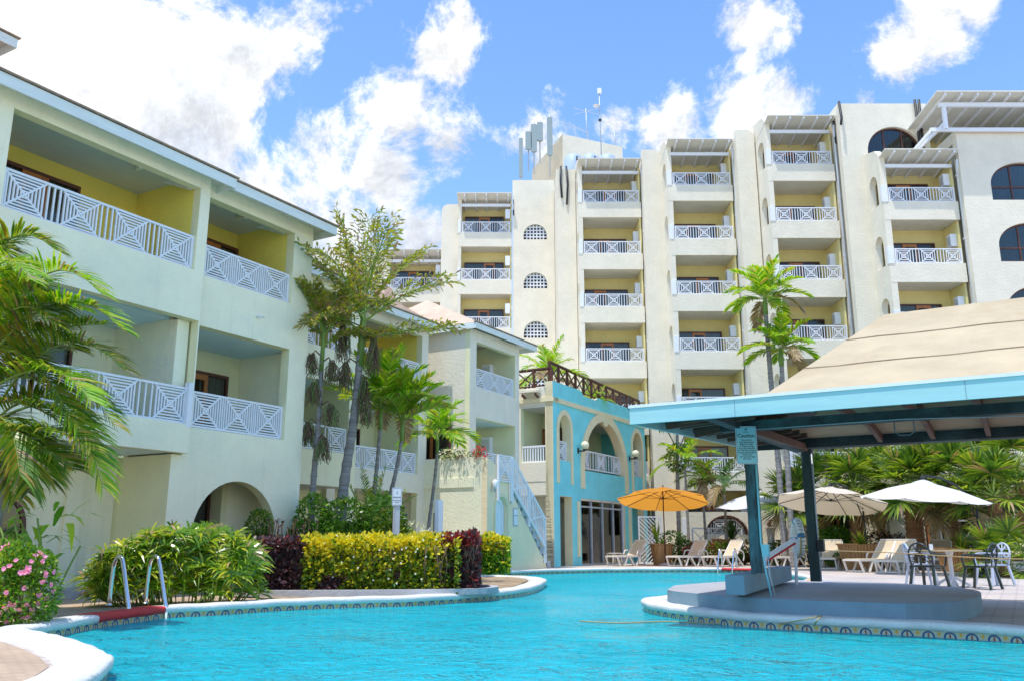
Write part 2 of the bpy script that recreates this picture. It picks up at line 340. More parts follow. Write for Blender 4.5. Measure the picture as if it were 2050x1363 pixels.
# ---- materials for the pool
def water_mat():
    m, t, o = newmat('pool water'); L = t.links.new; N = t.nodes.new
    tc = N('ShaderNodeTexCoord'); mp = N('ShaderNodeMapping'); mp.inputs['Scale'].default_value = (1, 1, 1); L(tc.outputs['Object'], mp.inputs[0])
    n1 = N('ShaderNodeTexNoise'); n1.inputs['Scale'].default_value = 1.7; n1.inputs['Detail'].default_value = 4; n1.inputs['Roughness'].default_value = .6; n1.inputs['Distortion'].default_value = .8; L(mp.outputs[0], n1.inputs[0])
    n2 = N('ShaderNodeTexNoise'); n2.inputs['Scale'].default_value = 5.5; n2.inputs['Detail'].default_value = 3; n2.inputs['Distortion'].default_value = 1.2; L(mp.outputs[0], n2.inputs[0])
    a = N('ShaderNodeMath'); a.operation = 'MULTIPLY_ADD'; L(n2.outputs[0], a.inputs[0]); a.inputs[1].default_value = .38; L(n1.outputs[0], a.inputs[2])
    b = N('ShaderNodeBump'); b.inputs['Strength'].default_value = 1; b.inputs['Distance'].default_value = .42; L(a.outputs[0], b.inputs['Height'])
    n4 = N('ShaderNodeTexNoise'); n4.inputs['Scale'].default_value = .32; n4.inputs['Detail'].default_value = 3; L(mp.outputs[0], n4.inputs[0])
    r4 = N('ShaderNodeMapRange'); L(n4.outputs[0], r4.inputs[0]); r4.inputs[1].default_value = .38; r4.inputs[2].default_value = .62; r4.inputs[3].default_value = .35; r4.inputs[4].default_value = 1; L(r4.outputs[0], b.inputs['Strength'])
    f = N('ShaderNodeFresnel'); f.inputs['IOR'].default_value = 1.33; L(b.outputs[0], f.inputs['Normal'])
    g = N('ShaderNodeBsdfGlossy'); g.inputs['Roughness'].default_value = .03; L(b.outputs[0], g.inputs['Normal'])
    tr = N('ShaderNodeBsdfTransparent'); tr.inputs['Color'].default_value = (.42, .93, .98, 1)
    df = N('ShaderNodeBsdfDiffuse'); df.inputs['Color'].default_value = (.02, .74, .86, 1); L(b.outputs[0], df.inputs['Normal'])
    rf = N('ShaderNodeBsdfRefraction'); rf.inputs['Color'].default_value = (.45, .95, 1, 1); rf.inputs['IOR'].default_value = 1.33; rf.inputs['Roughness'].default_value = .0; L(b.outputs[0], rf.inputs['Normal'])
    m0 = N('ShaderNodeMixShader'); m0.inputs[0].default_value = .45; L(tr.outputs[0], m0.inputs[1]); L(rf.outputs[0], m0.inputs[2])
    m1 = N('ShaderNodeMixShader'); m1.inputs[0].default_value = .52; L(m0.outputs[0], m1.inputs[1]); L(df.outputs[0], m1.inputs[2])
    m2 = N('ShaderNodeMixShader'); L(f.outputs[0], m2.inputs[0]); L(m1.outputs[0], m2.inputs[1]); L(g.outputs[0], m2.inputs[2])
    L(m2.outputs[0], o.inputs['Surface']); return m
M['water'] = water_mat()
M['basin'] = mat('pool basin plaster', (.16, .86, .96), .6, .2, 1.3, col2=(.06, .66, .84), c2lo=.35, c2hi=.65)
M['coping'] = mat('white painted coping', (.74, .72, .68), .6, .06, 2, .7, 40, col2=(.58, .52, .44), c2lo=.5, c2hi=.85)
M['redpad'] = mat('red painted coping', (.62, .03, .03), .6, .12, 4, .4, 40)
def tile_mat():
    m, t, o = newmat('ornamental waterline tile'); L = t.links.new; N = t.nodes.new
    uv = N('ShaderNodeUVMap'); sp = N('ShaderNodeSeparateXYZ'); L(uv.outputs[0], sp.inputs[0])
    def mt(op, a, b=None):
        n = N('ShaderNodeMath'); n.operation = op
        for i, v in enumerate((a, b)):
            if v is None: continue
            if isinstance(v, (int, float)): n.inputs[i].default_value = v
            else: L(v, n.inputs[i])
        return n.outputs[0]
    fx = mt('SUBTRACT', mt('FRACT', sp.outputs[0]), .5); v = sp.outputs[1]
    r = mt('SQRT', mt('ADD', mt('MULTIPLY', mt('MULTIPLY', fx, fx), 7.5), mt('MULTIPLY', mt('SUBTRACT', v, .12), mt('SUBTRACT', v, .12))))
    ring = mt('LESS_THAN', mt('ABSOLUTE', mt('SUBTRACT', r, .68)), .13)
    dot = mt('LESS_THAN', mt('ABSOLUTE', fx), .045); dot = mt('MULTIPLY', dot, mt('LESS_THAN', v, .62))
    fy = mt('SUBTRACT', mt('FRACT', mt('ADD', sp.outputs[0], .5)), .5)
    dia = mt('LESS_THAN', mt('ADD', mt('MULTIPLY', mt('ABSOLUTE', fy), 4.2), mt('ABSOLUTE', mt('SUBTRACT', v, .55))), .42)
    nz = N('ShaderNodeTexNoise'); L(uv.outputs[0], nz.inputs[0]); nz.inputs['Scale'].default_value = 6
    def mixc(f, a, b):
        n = N('ShaderNodeMix'); n.data_type = 'RGBA'
        L(f, n.inputs[0])
        for i, c in ((6, a), (7, b)):
            if isinstance(c, tuple): n.inputs[i].default_value = (*c, 1)
            else: L(c, n.inputs[i])
        return n.outputs[2]
    c = mixc(nz.outputs[0], (.55, .48, .28), (.42, .50, .40)); c = mixc(dia, c, (.70, .36, .05)); c = mixc(ring, c, (.03, .07, .20)); c = mixc(dot, c, (.35, .08, .05))
    p = N('ShaderNodeBsdfPrincipled'); p.inputs['Roughness'].default_value = .25; L(c, p.inputs['Base Color']); L(p.outputs[0], o.inputs['Surface']); return m
M['tile'] = tile_mat()
def deck_mat(name, c1, c2, mortar, sx, rough=.8, rot=0):
    m, t, o = newmat(name); L = t.links.new; N = t.nodes.new
    tc = N('ShaderNodeTexCoord'); mp = N('ShaderNodeMapping'); L(tc.outputs['Object'], mp.inputs[0]); mp.inputs['Rotation'].default_value = (0, 0, rot)
    b = N('ShaderNodeTexBrick'); L(mp.outputs[0], b.inputs['Vector']); b.inputs['Scale'].default_value = sx; b.inputs['Mortar Size'].default_value = .02
    b.inputs['Color1'].default_value = (*c1, 1); b.inputs['Color2'].default_value = (*c2, 1); b.inputs['Mortar'].default_value = (*mortar, 1)
    n = N('ShaderNodeTexNoise'); L(tc.outputs['Object'], n.inputs['Vector']); n.inputs['Scale'].default_value = .8; n.inputs['Detail'].default_value = 7
    r = N('ShaderNodeMapRange'); L(n.outputs[0], r.inputs[0]); r.inputs[1].default_value = .3; r.inputs[2].default_value = .7; r.inputs[3].default_value = .82; r.inputs[4].default_value = 1.1
    x = N('ShaderNodeMix'); x.data_type = 'RGBA'; x.blend_type = 'MULTIPLY'; x.inputs[0].default_value = 1; L(b.outputs[0], x.inputs[6]); L(r.outputs[0], x.inputs[7])
    p = N('ShaderNodeBsdfPrincipled'); p.inputs['Roughness'].default_value = rough; L(x.outputs[2], p.inputs['Base Color'])
    bp = N('ShaderNodeBump'); bp.inputs['Strength'].default_value = .3; bp.inputs['Distance'].default_value = .01; L(b.outputs['Fac'], bp.inputs['Height']); bp.invert = True; L(bp.outputs[0], p.inputs['Normal'])
    L(p.outputs[0], o.inputs['Surface']); return m
M['deck'] = deck_mat('pinkish stone deck', (.60, .52, .46), (.55, .47, .42), (.42, .36, .32), 1.1, .8, R(30))
M['paver'] = deck_mat('brown brick paving', (.58, .42, .29), (.50, .36, .25), (.34, .26, .19), 4.2, .85, R(12))
M['soil'] = mat('sandy soil', (.42, .30, .18), 1, .3, 6, .8, 30, col2=(.20, .13, .08))
M['concrete'] = mat('grey concrete', (.46, .46, .48), .85, .1, 1.6, .5, 25, col2=(.34, .33, .34), c2lo=.5, c2hi=.8)
M['platform'] = mat('platform concrete', (.42, .42, .44), .85, .08, 1.4, .4, 25, col2=(.30, .30, .31), c2lo=.5, c2hi=.8)
M['platside'] = mat('blue grey painted concrete', (.20, .30, .36), .75, .1, 2, .4, 25, col2=(.30, .42, .48), c2lo=.55, c2hi=.9)
# ---- ground sheet with the pool cut out, water, basin
def flat(name, outer, holes, z, m, **k):
    b = MB(); loops = [outer] + holes; tri = tessellate_polygon([[Vector((p[0], p[1], 0)) for p in l] for l in loops]); fl = [p for l in loops for p in l]
    ok = []
    for t in tri:
        a, c, d = [fl[i] for i in t]; cr_ = (c[0] - a[0]) * (d[1] - a[1]) - (c[1] - a[1]) * (d[0] - a[0]); ok.append(t if cr_ > 0 else t[::-1])
    b.add([(p[0], p[1], z) for p in fl], ok, m); return b.build(name, **k)
hole = [tuple(offs(i, .02)[:2]) for i in range(nl)]
flat('ground', [(-300, -300), (300, -300), (300, 300), (-300, 300)], [hole], -.012, 'deck', kind='structure')
flat('water', [tuple(p[:2]) for p in loop], [], WZ, 'water', kind='structure')
b = MB(); dp = -1.3
b.add([(p.x, p.y, dp) for p in loop], [tuple(range(nl))[::(-1 if sgn == 1 else 1)]], 'basin')
vs = [(p.x, p.y, z) for z in (-.02, dp) for p in loop]
b.add(vs, [(i, (i + 1) % nl, nl + (i + 1) % nl, nl + i)[::(1 if sgn == 1 else -1)] for i in range(nl)], 'basin'); b.build('pool_basin', kind='structure')
# tile band with uv
me = bpy.data.meshes.new('waterline_tile'); tv = []; tf = []; us = [0]
for i in range(nl): us.append(us[-1] + (loop[(i + 1) % nl] - loop[i]).length)
for i in range(nl):
    for z in (-.2, -.048): q = offs(i, -.012); tv.append((q.x, q.y, z))
for i in range(nl): j = (i + 1) % nl; tf.append((2 * i, 2 * i + 1, 2 * j + 1, 2 * j))
me.from_pydata(tv, [], tf); me.materials.append(M['tile']); uvl = me.uv_layers.new(name='UVMap')
for i in range(nl):
    u0, u1 = us[i] / .22, us[i + 1] / .22; v0 = -1.1
    for k, c in enumerate(((u0, v0), (u0, 1), (u1, 1), (u1, v0))): uvl.data[i * 4 + k].uv = c
o = bpy.data.objects.new('waterline_tile', me); COL.objects.link(o); tag(o, kind='structure')
# coping
prof = [(-.02, -.052), (-.045, -.035), (-.05, .018), (-.03, .038), (.03, .048), (.22, .045), (.31, .036), (.35, .015), (.36, -.03)]
def near(x, y): return min(range(nl), key=lambda i: (loop[i] - Vector((x, y, 0))).length)
red = set()
la, lb = atZ(190, 1257, WZ), atZ(325, 1238, WZ)
for i in range(near(la.x, la.y), near(lb.x, lb.y)): red.add(i)
for i in range(near(7.4, 31.0), near(8.3, 28.6)): red.add(i)
b = MB(); np_ = len(prof); vs = []
for i in range(nl):
    wv = 1 + .03 * math.sin(i * .9)
    for q, z in prof: p = offs(i, q * wv); vs.append((p.x, p.y, z + .004 * math.sin(i * 1.7)))
for mk in ('coping', 'redpad'):
    fs = [(i * np_ + k, i * np_ + k + 1, ((i + 1) % nl) * np_ + k + 1, ((i + 1) % nl) * np_ + k)[::(1 if sgn == 1 else -1)] for i in range(nl) if ((i in red) == (mk == 'redpad')) for k in range(np_ - 1)]
    b.add(vs, fs, mk, True)
b.build('pool_coping', kind='structure')
# paved and planted areas beside the pool (left bank, peninsula)
i0 = near(*atZ(205, 1363, WZ)[:2]); i1 = near(*atZ(40, 1289, WZ)[:2])
left = [tuple(offs(i, .4)[:2]) for i in range(0, near(*atZ(560, 1222, WZ)[:2]))]
flat('paving', left + [(-4.6, 17.4), (-5.6, 17.4), (-14, 4), (-9, 4)], [], -.004, 'paver', kind='structure')
nb_ = [tuple(offs(i % nl, .4)[:2]) for i in range(near(-2.7, 4), nl)]
flat('path', nb_ + [(-8.5, 9.0), (-8.5, 3.9)], [], -.008, 'paver', kind='structure')
a_, b_ = near(*atZ(560, 1222, WZ)[:2]), near(-1.3, 24.4)
flat('soil_bed', [tuple(offs(i, .4)[:2]) for i in range(a_, b_)] + [(-3.2, 27), (-5.2, 21), (-5.0, 17.2)], [], .02, 'soil', kind='structure')

# ================================================================ BUILDINGS ON THE LEFT (local x along the facades, local y inward)
P0 = Vector((-4.88, 18.5, 0)); AX = Vector((.5, .8660254, 0)); NX = Vector((.8660254, -.5, 0))
def LW(s, n, z=0): return P0 + AX * s + NX * n + Vector((0, 0, z))
def LF(x, y, n):  # pixel -> (s,z) on facade plane n
    p = P0 + NX * n; return onW(x, y, p[:2], AX[:2])
def gable_roof(parent, s0, s1, nf, nb, zf, zr, m='shingle', th=.2, name='roof', hipL=0, hipR=0, ov=0):
    """pitched roof: front eave at n=nf, ridge midway, back eave nb; fascia boards as their own part"""
    b = MB(); yf, yb = -nf, -nb; ym = (yf + yb) / 2
    pf0, pf1, pb0, pb1 = (s0, yf, zf), (s1, yf, zf), (s0, yb, zf), (s1, yb, zf); r0, r1 = (s0 + hipL, ym, zr), (s1 - hipR, ym, zr)
    top = [pf0, pf1, pb1, pb0, r0, r1]; bot = [(x, y, z - .05) for x, y, z in top]
    b.add([(x, y, z + .012) for x, y, z in top], [(0, 1, 5, 4), (2, 3, 4, 5), (1, 2, 5), (3, 0, 4)], m)
    b.add(bot, [(0, 4, 5, 1), (2, 5, 4, 3), (1, 5, 2), (3, 4, 0), (0, 1, 2, 3)], 'soffitw')
    o = b.build(name, parent)
    f = MB(); f.box(s0 - .03, s1 + .03, yf - .035, yf, zf - th, zf + .0, 'fascia'); f.box(s0 - .03, s1 + .03, yb, yb + .035, zf - th, zf, 'fascia')
    if hipL or True: f.box(s0 - .035, s0, yf, yb, zf - th, zf - .002, 'fascia')
    f.box(s1, s1 + .035, yf, yb, zf - th, zf - .002, 'fascia'); f.build('fascia', o)
    f = MB(); f.box(s0 - .06, s1 + .07, yf - .075, yf + .05, zf + .018, zf + .045, 'shingle'); f.box(s1 - .02, s1 + .075, yf + .06, yb, zf + .018, zf + .045, 'shingle'); f.build('roof_edge', o)
    return o
def interior(parent, s0, s1, y0, depth, z0, z1, mw, door=None, side='cream2', soff='soffit', name='balcony'):
    """recess: floor slab, back wall, side walls; door (s_from,s_to,height)"""
    b = MB(); e = .004
    zc = min(z1 + .5, 8.0); zb2 = min(z1 + .5, 8.45); b.box(s0 - .12, s1 + .12, y0 + depth, y0 + depth + .1, z0 - .3, zb2, mw)
    b.box(s0 - .1, s0 - e, y0, y0 + depth - e, z0 - .02, zc, side); b.box(s1 + e, s1 + .1, y0, y0 + depth - e, z0 - .02, zc, side)
    b.box(s0, s1, y0, y0 + depth - e, z0 - .25, z0, soff)
    if soff and z1 < 7: b.box(s0, s1, y0, y0 + depth - e, z1 + .02, z1 + .1, soff)
    o = b.build(name, parent)
    if door:
        d = door_mb(door[1] - door[0], door[2]); dd = d.build('sliding_door', o, (door[0], y0 + depth - .075, z0 + .01))
    return o
# ---------- near wing
wing = empty('hotel_wing', LW(0, 0), R(60), 'pale green three storey balcony wing nearest the camera at left, big arch at its foot', 'building', 'low hotel wings along the pool')
b = MB()   # front bay wall, slightly proud
b.plate([(-14, 2.52), (-2.63, 2.52), (-2.63, 8.05), (-14, 8.05)], [rect(-6.6, -2.86, 6.02, 7.7), rect(-11.2, -7.1, 6.02, 7.7), rect(-6.75, -2.63 - .02, 3.05, 5.05), rect(-11.2, -7.1, 3.05, 5.05)], -.2, 0, 'stuccog', 'cream2')
b.box(-2.74, -2.632, -.203, -.08, 3.0, 3.84, 'white'); b.box(-2.95, -2.68, .02, .25, 3.0, 5.05, 'stuccog'); b.box(-7.1, -6.75, .0, .25, 2.5, 5.1, 'stuccog'); b.build('wall', wing)
b = MB()
b.plate([(-2.84, -.05), (.55, -.05), (.55, 8.08), (-2.615, 8.08), (-2.615, 2.5), (-2.84, 2.5)], [rect(-2.45, -.04, 6.05, 7.7), rect(-2.45, -.0, 3.04, 5.03), arch(-2.24, -.09, .0, 1.02, 20)], .005, .24, 'stuccog', 'cream2')
b.box(.32, .55, .245, 9, -.05, 8.0, 'stuccog'); b.build('wall', wing)
b = MB()  # ground storey recess
b.box(-14, -2.9, 1.45, 1.6, -.05, 2.6, 'stuccog'); b.box(-2.84, -2.7, .245, 1.6, -.05, 2.5, 'cream2'); b.box(-14, -2.845, 0.01, 1.7, 2.53, 2.75, 'soffit')
b.box(-3.9, -3.6, 1.38, 1.449, -.05, 2.5, 'stuccog')
b.box(-2.69, -.69, 1.45, 1.6, -.05, 2.9, 'cream2'); b.box(-.69, -.55, 1.0, 1.6, -.05, 2.9, 'cream2'); b.box(-.55, .31, 1.0, 1.1, -.05, 2.9, 'stuccog'); b.box(-2.6, .31, .25, 1.44, 2.62, 2.7, 'soffit')
b.build('ground_storey_wall', wing)
door_mb(1.15, 2.0, leaf=None).build('door', wing, (-1.86, 1.38, 0))
# arched ground window (dark)
b = MB(); pts = arch(-5.9, -4.6, .0, 1.15, 14); b.plate(pts, [arch(-5.82, -4.68, .06, 1.15, 14)], 1.36, 1.44, 'brown'); b.plate(arch(-5.82, -4.68, .06, 1.15, 14), [], 1.40, 1.43, 'curtain'); b.plate(arch(-5.82, -4.68, .06, 1.15, 14), [], 1.385, 1.387, 'glass'); b.build('window', wing)
b = MB(); b.box(-4.4, -2.95, .2, 1.37, -.05, .12, 'concrete'); b.build('step', wing)
bal = {}
for (s0, s1, y, z0, z1, r, mw, dr, nx) in (
    (-6.6, -2.86, 0.0, 5.98, 8.2, (-6.6, -2.86, 6.03, .68), 'yellowwing', (-6.0, -4.2, 1.62), 4),
    (-11.2, -7.1, 0.0, 5.98, 8.2, (-11.2, -7.1, 6.03, .68), 'yellowwing', (-10, -8, 1.62), 4),
    (-2.45, -.04, .245, 5.98, 8.2, (-2.45, -.04, 6.06, .67), 'yellowwing', (-1.6, -.12, 1.60), 3),
    (-6.75, -2.96, 0.26, 3.0, 5.05, (-6.7, -2.66, 3.06, .69), 'stuccog', (-5.6, -3.9, 1.5), 4),
    (-11.2, -7.1, 0.0, 3.0, 5.05, (-11.2, -7.1, 3.06, .69), 'stuccog', (-10, -8, 1.5), 4),
    (-2.6, .3, .245, 3.0, 5.03, (-2.45, -.0, 3.06, .70), 'cream2', (-1.75, -.12, 1.55), 3)):
    dep = 1.75 if y < .2 else 1.6
    o = interior(wing, s0, s1, y, dep, z0, z1, mw, dr, side='stuccog' if z1 < 6 else 'yellowwing')
    ry = -.1 if y < .2 or s0 < -6 else .12
    railing(r[1] - r[0] - .01, r[3], nx, 5, .036, .03).build('railing', o, (r[0] + .005, ry, r[2]))
for (s0, s1, y) in ((-6.6, -2.86, 0), (-2.45, -.04, .25), (-11.2, -7.1, 0)):  # boarded sloping ceilings with rafters
    b = MB(); z0_, z1_ = 7.78, 8.42
    b.add([(s0, y, z0_), (s1, y, z0_), (s1, y + 1.7, z1_), (s0, y + 1.7, z1_)], [(0, 1, 2, 3), (3, 2, 1, 0)], 'vault')
    b.add([(s0 - .2, y - .02, z0_ + .1), (s1 + .2, y - .02, z0_ + .1), (s1 + .2, y + 2, z1_ + .15), (s0 - .2, y + 2, z1_ + .15)], [(0, 1, 2, 3), (3, 2, 1, 0)], 'vault')
    b.beam((s1 - 1.2, y, z0_ - .03), (s1 - .25, y + 1.7, z1_ - .04), .09, .1, 'vault'); b.beam((s1 - .05, y + .05, z0_ - .03), (s1 - .25, y + 1.7, z1_ - .05), .09, .1, 'vault')
    for k in range(int((s1 - s0) / .13)): xx = s0 + .06 + k * .13; b.box(xx, xx + .012, y, y + .02, z0_ - .02, z0_ - .001, 'vault')
    b.build('ceiling', wing)
gable_roof(wing, -14.2, -2.33, .52, -6.5, 8.02, 9.9)
gable_roof(wing, -2.28, .82, .4, -6.3, 8.04, 9.7)
b = MB(); b.tube([(-1.0, -.0, 5.52), (-1.0, -.12, 5.52)], .018, 'pipe'); b.tube([(-1.08, -.1, 5.52), (-.9, -.1, 5.52)], .014, 'pipe'); b.build('drain_spout', wing)
# ---------- second wing
wing2 = empty('hotel_wing', LW(0, 0), R(60), 'cream three storey balcony wing set back behind the fishtail palms', 'building', 'low hotel wings along the pool')
b = MB(); a0 = 2.4
b.plate([(.6, -.05), (4.95, -.05), (4.95, 8.0), (.6, 8.0)], [rect(1.3, 4.55, 6.0, 7.62), rect(1.3, 4.6, 3.25, 5.1), rect(.8, 4.6, -.0, 2.35)], a0 - .2, a0, 'stuccog', 'cream2')
b.plate([(4.96, -.05), (9.66, -.05), (9.66, 8.0), (4.96, 8.0)], [rect(5.75, 9.3, 6.06, 7.62), rect(5.75, 9.2, 3.04, 5.05), rect(5.3, 9.2, 0, 2.45)], 3.2, 3.42, 'stucco', 'cream2')
b.box(9.43, 9.655, 3.43, 9, -.05, 7.9, 'stucco'); b.build('wall', wing2)
for (s0, s1, y, z0, z1, rz, mw, nx) in ((1.3, 4.55, a0, 5.95, 7.9, 5.99, 'yellowwing', 3), (1.3, 4.6, a0, 3.2, 5.1, 3.27, 'cream2', 3), (5.75, 9.3, 3.42, 5.95, 7.9, 6.05, 'yellowwing', 4), (5.75, 9.2, 3.42, 3.0, 5.05, 3.05, 'cream2', 4)):
    o = interior(wing2, s0, s1, y, 1.6, z0, z1, mw, (s1 - 2.6, s1 - .9, 1.6 if z0 > 5 else 1.5), side='cream2' if z1 < 6 else 'yellowwing')
    railing(s1 - s0 - .01, .66, nx, 4, .036, .03).build('railing', o, (s0 + .005, y - .1, rz))
b = MB(); b.box(.6, 9.4, 5.0, 5.1, -.05, 2.6, 'cream2'); b.box(.6, 4.9, a0, 5, 2.36, 2.5, 'soffitw'); b.box(5.1, 9.4, 3.43, 5, 2.46, 2.6, 'soffitw'); b.build('ground_storey_wall', wing2)
gable_roof(wing2, .9, 5.2, -2.0, -8, 8.0, 9.6); gable_roof(wing2, 5.25, 9.72, -2.85, -8.6, 8.05, 9.7)
# ---------- third wing with the hipped tan roof
wing3 = empty('hotel_wing', LW(0, 0), R(60), 'cream wing end with hipped tan roof and two stacked balconies beside the turquoise building', 'building', 'low hotel wings along the pool')
b = MB(); s0 = 10.4
b.plate([(s0, -.05), (13.75, -.05), (13.75, 8.0), (s0, 8.0)], [rect(10.8, 13.45, 6.02, 7.6), rect(10.8, 13.45, 3.1, 5.0)], 2.0, 2.2, 'stucco', 'cream2')
b.box(s0, s0 + .3, 2.205, 8, -.05, 7.99, 'stucco'); b.box(13.55, 13.75, 2.21, 8, -.05, 8, 'stucco'); b.build('wall', wing3)
for (z0, z1, rz, rh) in ((5.95, 8.0, 6.03, .68), (3.0, 5.0, 3.12, .68)):
    o = interior(wing3, 10.8, 13.45, 2.2, 1.5, z0, z1, 'cream2', None, side='cream2')
    railing(2.62 if z0 > 5 else 2.0, rh, 3 if z0 > 5 else 2, 4, .034, .03).build('railing', o, (10.81 if z0 > 5 else 11.42, 2.1, rz + (.0 if z0 > 5 else .1)))
    ac = ac_mb().build('air_conditioner', o, (13.44, 3.1, z0 + (.8 if z0 > 5 else 1.05)), (0, 0, R(-90))); ac.scale = (1.1, 1.1, .75)
d = door_mb(1.5, 1.75, leaf=(.1, .55)).build('terrace_door', wing3, (s0 - .08, 4.2, 3.02), (0, 0, R(-90)))
gable_roof(wing3, s0 - .15, 14.5, -1.7, -8.2, 8.12, 9.75, 'tanroof', hipL=1.7, hipR=1.7)
# peach scroll parapets on the roof line behind
b = MB(); pts = []
def scroll(x0, z0, w, h): return [(x0, z0 - h), (x0, z0), (x0 + w * .25, z0), (x0 + w * .3, z0 - h * .12), (x0 + w * .5, z0 - h * .4), (x0 + w * .7, z0 - h * .5), (x0 + w, z0 - h * .55), (x0 + w, z0 - h)]
b.plate(scroll(7.9, 10.2, 2.4, 1.4), [], 5.2, 5.4, 'peach'); b.box(8.0, 8.2, 5.1, 5.5, 10.0, 10.25, 'peach'); b.plate(scroll(10.2, 10.0, 1.6, 1.0), [], 5.6, 5.8, 'peach'); b.build('roof_parapet', wing2)
q_ = LF(30, 88, -3.2); gable_roof(wing, q_[0] - 8, q_[0], -3.2, -7, q_[1] + .1, q_[1] + 1.4, name='dormer_roof')

# ================================================================ STAIR HOUSE with outdoor staircase
sh = empty('stair_house', LW(0, 0), R(60), 'low cream terrace block with white outdoor staircase, planted ledge and small arched door', 'building')
b = MB()
b.plate([(9.6, -.05), (11.05, -.05), (11.05, 3.0), (9.6, 3.5)], [arch(10.07, 10.84, -.0, 1.95, 14)], .8, 1.0, 'stairwall')
b.plate([(11.05, -.05), (13.6, -.05), (13.35, .35), (13.1, .55), (12.85, .8), (12.6, 1.05), (12.35, 1.3), (12.1, 1.55), (11.85, 1.8), (11.6, 2.05), (11.35, 2.3), (11.05, 2.6)], [], .8, 1.9, 'stairwall')
b.box(9.6, 9.8, 1.0, 3.4, -.05, 3.55, 'stuccog'); b.box(9.8, 11.04, 1.01, 2.0, 2.8, 3.0, 'stairwall'); b.box(9.8, 10.65, 2.0, 3.4, 2.8, 3.0, 'stairwall')
b.box(9.56, 9.6, 1.3, 3.2, 2.6, 2.9, 'stuccog'); b.build('wall', sh)
b = MB(); b.plate(arch(10.0, 10.91, 0, 1.98, 16, .47), [arch(10.07, 10.84, 0, 1.95, 16)], .765, .8, 'creamtrim'); b.build('door_surround', sh)
b = MB(); b.plate(arch(10.08, 10.83, 0, 1.95, 14), [arch(10.18, 10.73, 1.0, 1.9, 12), rect(10.18, 10.73, .15, .85)], .92, .96, 'white'); b.plate(arch(10.08, 10.83, 0, 1.95, 14), [], .96, .98, 'white'); b.tube([(10.14, .9, .95), (10.14, .86, .95), (10.14, .86, 1.15), (10.14, .9, 1.15)], .012, 'greymetal', 6); b.build('door', sh)
b = MB()
for k in range(11): xx = 11.05 + k * .25; zz = 2.78 - k * .25; b.box(xx, xx + .25, .79, 1.88, zz - .26, zz, 'concrete')
b.build('stairs', sh)
b = MB(); rl = Vector((2.25, 0, -1.92))
A_, B_ = Vector((11.05, .74, 3.62)), Vector((13.3, .74, 1.72)); C_, D_ = A_ + Vector((0, 0, -.95)), B_ + Vector((0, 0, -.95))
b.beam(A_, B_, .06, .07, 'white'); b.beam(C_, D_, .06, .07, 'white')
for t in (0, 1): b.beam(A_.lerp(B_, t) + Vector((0, 0, .03)), C_.lerp(D_, t) + Vector((0, 0, -.55)), .07, .07, 'white')
b.beam(A_.lerp(B_, .5), C_.lerp(D_, .5) + Vector((0, 0, -.3)), .07, .07, 'white')
for k in range(1, 20):
    if k != 10: t = k / 20; b.beam(A_.lerp(B_, t), C_.lerp(D_, t), .028, .028, 'white')
for h_ in (0, .5): b.beam(C_.lerp(D_, h_ + .04), A_.lerp(B_, h_ + .46), .03, .035, 'white'); b.beam(A_.lerp(B_, h_ + .04) + Vector((0, -.01, 0)), C_.lerp(D_, h_ + .25) + Vector((0, -.01, 0)), .03, .035, 'white')
b.build('stair_railing', sh)
railing(.86, .85, 1, 4, .04, .03).build('railing', sh, (10.13, .74, 2.8)); b = MB(); b.box(10.12, 10.2, .70, .78, 2.2, 2.8, 'white'); b.box(10.92, 11.0, .70, .78, 2.2, 2.8, 'white'); b.build('post', sh)
b = MB(); b.box(11.2, 11.5, .78, .80, 1.42, 2.0, 'greymetal'); b.box(11.23, 11.47, .77, .78, 1.78, 1.96, 'white'); b.box(11.23, 11.47, .77, .78, 1.46, 1.74, 'white')
b.build('notice_board', None, LW(0, 0), (0, 0, R(60)), 'small grey framed notice board on the wall under the outdoor stairs', 'notice board')
b = MB(); b.box(9.83, 9.93, .7, .8, 2.5, 2.56, 'greymetal'); b.lathe([(.0, 0), (.05, .0), (.07, .06), (.09, .2), (.06, .26), (.0, .3)], (9.88, .68, 2.55), 'white', 10); b.lathe([(.0, 0), (.03, .02), (.02, .1)], (9.88, .68, 2.42), 'greymetal', 8)
b.build('wall_lantern', None, LW(0, 0), (0, 0, R(60)), 'small white lantern on the wall beside the top of the stairs', 'wall lamp')

# ================================================================ TURQUOISE BUILDING
bl = empty('turquoise_building', LW(0, 0), R(60), 'two storey turquoise building with cream arches, glass doors and brown roof railing', 'building')
S0, S1, yb = 16.75, 26.6, 2.16
b = MB()
arcs = [arch(17.22, 18.25, 4.1, 5.35, 12, .62), arch(19.55, 23.9, 3.85, 3.95, 24, 2.18), arch(24.95, 26.1, 3.95, 5.35, 12, .72)]
b.plate([(S0, -.05), (S1, -.05), (S1, 6.9), (24.9, 6.9), (24.5, 7.15), (21.2, 7.15), (20.8, 7.0), (19.7, 7.0), (19.3, 7.22), (S0, 7.22)],
        arcs + [rect(17.28, 18.35, -.0, 2.7), rect(19.2, 23.85, .0, 2.68), rect(24.7, 26.2, 0, 2.6)], yb, yb + .35, 'blue', 'creamtrim')
b.build('wall', bl)
b = MB(); e = .05   # cream trims: string course and arch surrounds
b.box(S0, S1, yb - .06, yb, 6.38, 6.56, 'creamtrim')
def archband(x0, x1, zb, zs, w, ry, n=24):
    c = (x0 + x1) / 2; r = (x1 - x0) / 2
    out = [(x0 - w, zb)] + [(c - (r + w) * math.cos(math.pi * i / n), zs + (ry + w) * math.sin(math.pi * i / n)) for i in range(n + 1)] + [(x1 + w, zb)]
    inn = [(x1, zb)] + [(c + r * math.cos(math.pi * i / n), zs + ry * math.sin(math.pi * i / n)) for i in range(n + 1)] + [(x0, zb)]
    return out + inn
